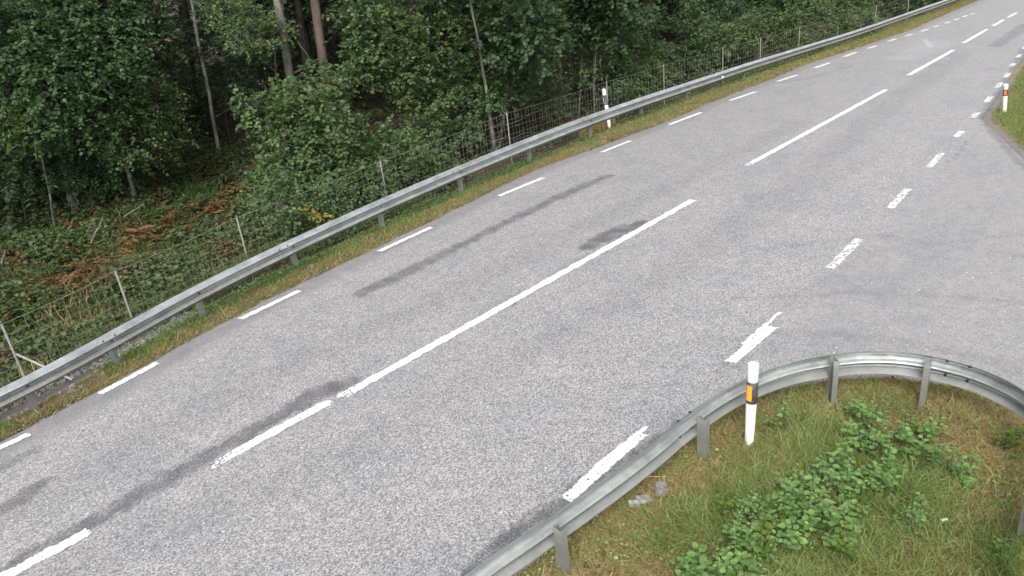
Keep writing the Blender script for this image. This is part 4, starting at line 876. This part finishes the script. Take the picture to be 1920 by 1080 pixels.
shrub([(1460, 940, .20), (1500, 900, .16), (1540, 930, .2), (1420, 960, .16), (1500, 970, .22), (1560, 970, .2), (1450, 1000, .18), (1400, 1010, .16), (1590, 940, .16), (1610, 900, .12), (1480, 930, .2), (1390, 985, .15)], 'large patch of dark green bramble leaves in the middle of the island')
shrub([(1370, 1045, .16), (1320, 1050, .14), (1280, 1070, .12), (1410, 1060, .14), (1340, 1080, .16)], 'green broadleaved weed patch at the bottom border of the island')
shrub([(1560, 860, .14), (1590, 885, .15), (1570, 900, .12), (1540, 870, .12), (1610, 880, .13), (1520, 890, .12), (1590, 840, .11)], 'green leafy weed cluster between bramble patch and yellow plant')
shrub([(1640, 790, .17), (1620, 760, .13), (1655, 830, .15), (1650, 865, .13), (1630, 820, .15), (1665, 890, .12), (1600, 800, .08), (1680, 860, .12)], 'bright green upright weed column near the second rail post')
shrub([(1720, 790, .15), (1700, 810, .12), (1745, 805, .13), (1720, 830, .11), (1760, 790, .08)], 'rounded grey green weed with oval leaves right of the weed column', size=.07)
shrub([(1790, 855, .10), (1820, 850, .10), (1770, 840, .08), (1810, 870, .08)], 'loose green weed at the right of the rounded one')
shrub([(1455, 782, .09), (1470, 785, .06)], 'small green weed alone right of the orange reflector post', size=.04)
shrub([(1555, 805, .10), (1545, 820, .08)], 'feathery yellow green weed right of the marker post', 'lime', .035, 5200, tmpl=NARROW_V, hgt=.16)
shrub([(1885, 800, .11), (1905, 815, .09), (1910, 790, .09)], 'yellow green weed below the rail at the right border', 'lime', .05)
shrub([(1690, 950, .09), (1730, 940, .08), (1720, 960, .06)], 'small low green weed in the grass right of the bramble patch', size=.04)
shrub([(1590, 1005, .07), (1610, 1018, .05)], 'little light green weed rosette below the bramble patch', 'lime', .05)
shrub([(1430, 985, .035), (1430, 1010, .035)], 'yellowish sprig poking out of the bramble patch', 'lime', .05, hgt=.36)
shrub([(1870, 1000, .09), (1890, 990, .07)], 'dull green weed near the right border of the grass', size=.04)
shrub([(1360, 935, .06), (1375, 925, .06)], 'pale green sprig at the left tip of the bramble patch', 'lime', .045)
shrub([(1470, 905, .12), (1560, 945, .12), (1440, 935, .1)], 'lighter small leafed weeds growing up through the bramble patch', 'lime', .03, 2600, hgt=.42)
shrub([(1700, 770, .1), (1650, 760, .09), (1735, 860, .08)], 'small leafed green weeds mixed in around the oval leafed weed', 'verge_weed', .032, 3600, hgt=.24)
# long grass tufts
for px, py, L, n, lb in ((1700, 920, .36, 70, 'tuft of long pale green grass in the middle of the lawn'), (1880, 1050, .42, 60, 'tuft of long straw tipped grass at the lower right border'), (1250, 1020, .22, 40, 'small pale grass tuft under the right guardrail'), (1640, 940, .25, 50, 'thin arching grass tuft right of the bramble patch')):
    b = G(px, py); O = np.tile([b[0], b[1], float(zt(b[0], b[1]))], (n, 1)); V, F = blades(nr.normal(size=(n, 3)) * [.03, .03, 0], L * nr.uniform(.6, 1.2, n), .006, .75)
    tag(link('grass_tuft', mesh('grass_tuft', V, F, M['verge_green']), None, O[0]), lb, 'grass tuft', 'long grass tufts on the island')
# stones and litter
def block(name, px, py, size, rotz, mt, label, cat='stone', seed=0, tilt=(0, 0), zc=.02):
    import bmesh
    bm = bmesh.new(); bmesh.ops.create_cube(bm, size=1)
    for v in bm.verts: v.co = Vector((v.co.x * size[0], v.co.y * size[1], v.co.z * size[2]))
    bmesh.ops.bevel(bm, geom=bm.edges[:], offset=min(size) * .16, segments=2, affect='EDGES'); bmesh.ops.subdivide_edges(bm, edges=bm.edges[:], cuts=2, use_grid_fill=True)
    q = random.Random(seed)
    for v in bm.verts: v.co += Vector((q.gauss(0, 1), q.gauss(0, 1), q.gauss(0, 1))) * min(size) * .05
    me = bpy.data.meshes.new(name); bm.to_mesh(me); bm.free(); me.materials.append(M[mt]); b = G(px, py); o = link(name, me, None, (b[0], b[1], float(zt(b[0], b[1])) + size[2] / 2 - zc + .02)); o.rotation_euler = (*tilt, rotz)
    return tag(o, label, cat)
vd = math.atan2(G(1240, 900)[1] - G(1240, 940)[1], G(1240, 900)[0] - G(1240, 940)[0])
block('stone', 1240, 924, (.15, .11, .09), vd, 'stone_pink', 'squared pinkish grey stone lying in the grass beside the right guardrail', seed=1, tilt=(.1, .15))
block('stone', 1208, 942, (.10, .14, .035), vd + .5, 'stone_light', 'flat pale grey stone piece left of the squared stone', seed=2, tilt=(.2, .1), zc=.0)
block('stone', 1189, 950, (.07, .11, .03), vd + .2, 'stone_light', 'smallest pale stone chip at the left of the flat one', seed=3, tilt=(.1, -.1), zc=.0)
block('litter', 1770, 976, (.02, .06, .012), .4 + vd, 'paper', 'cream coloured scrap of litter in the green lawn', 'litter', 4, zc=-.06)
block('litter', 1590, 797, (.02, .035, .015), vd + .6, 'paper', 'tiny white scrap of litter left of the weed column', 'litter', 5, zc=-.02)
a, b = G(1213, 894, .03), G(1252, 893, .03); bf = Buf(); bf.tube([(0, 0, 0), b - a], .004, 5); tag(link('straw', bf.mesh('straw', M['straw']), None, a), 'single yellow straw lying under the right guardrail', 'straw')
for i, (px, py) in enumerate(((1399, 853), (1406, 856), (1362, 815), (1491, 744), (1323, 1008), (1246, 962), (1604, 729), (1133, 1040))):
    c = G(px, py, .03); V, F = scatter(np.zeros((1, 3)), np.array([[math.cos(i), math.sin(i), .1]]), np.array([[.1, .1, 1.]]), np.array([.06])); tag(link('fallen_leaf', mesh('fallen_leaf', V, F, M['litter']), None, c), 'dry brown fallen leaf lying on the island grass', 'leaf', 'fallen leaves on the island')

# ------------------------------------------------------------------ far right verge
def right_pts(n, x0, x1, s0, s1, bias=1.0):
    x = x0 + (x1 - x0) * nr.uniform(0, 1, n) ** bias; y = edge_r(x) - nr.uniform(s0, s1, n); return x, y
x, y = right_pts(70000, 12, 60, .28, 5, 1.4); O = np.stack([x, y, zt(x, y) - .01], 1); V, F = blades(O, .14 * nr.uniform(.5, 1.5, len(x)), .012, .9)
tag(link('grass', mesh('grass', V, F, M['verge_green'])), 'green grass on the far right verge beyond the junction', 'grass', None, 'stuff')
x, y = right_pts(30000, 10, 60, .18, .9, 1.4); O = np.stack([x, y, zt(x, y) - .01], 1); V, F = blades(O, .08 * nr.uniform(.5, 1.5, len(x)), .01, 1.2)
tag(link('grass', mesh('grass', V, F, M['verge_grass'])), 'dry grass rim of the far right verge', 'grass', None, 'stuff')
x, y = right_pts(26000, 17, 45, 1.0, 5); O = np.stack([x, y, zt(x, y) + .5 * np.clip(npnoise(x, y, 1.5, 81) * .5 + .5, 0, 1) * nr.uniform(.2, 1, len(x))], 1)
V, F = scatter(O, nr.normal(size=O.shape) + [0, 0, .3], nr.normal(size=O.shape) * .5 + [0, 0, 1], .09 * nr.uniform(.6, 1.3, len(O))); tag(link('weeds', mesh('weeds', V, F, M['shrub'])), 'knee high leafy weeds behind the far right marker post', 'weeds', None, 'stuff')
for i in range(14):
    x = 24 + i * 6 + rnd.uniform(-2, 2); y = -6 - rnd.uniform(0, 7); tr_, cr_ = protos[rnd.choice([3, 4, 5, 0])]
    root = thing('roadside_tree', 'tree standing beyond the right verge outside the junction', 'tree', (x, y, float(zt(x, y))), 'trees beyond the right verge'); root.rotation_euler = (0, 0, rnd.uniform(0, 6)); link('trunk', tr_, root); link('crown', cr_, root)
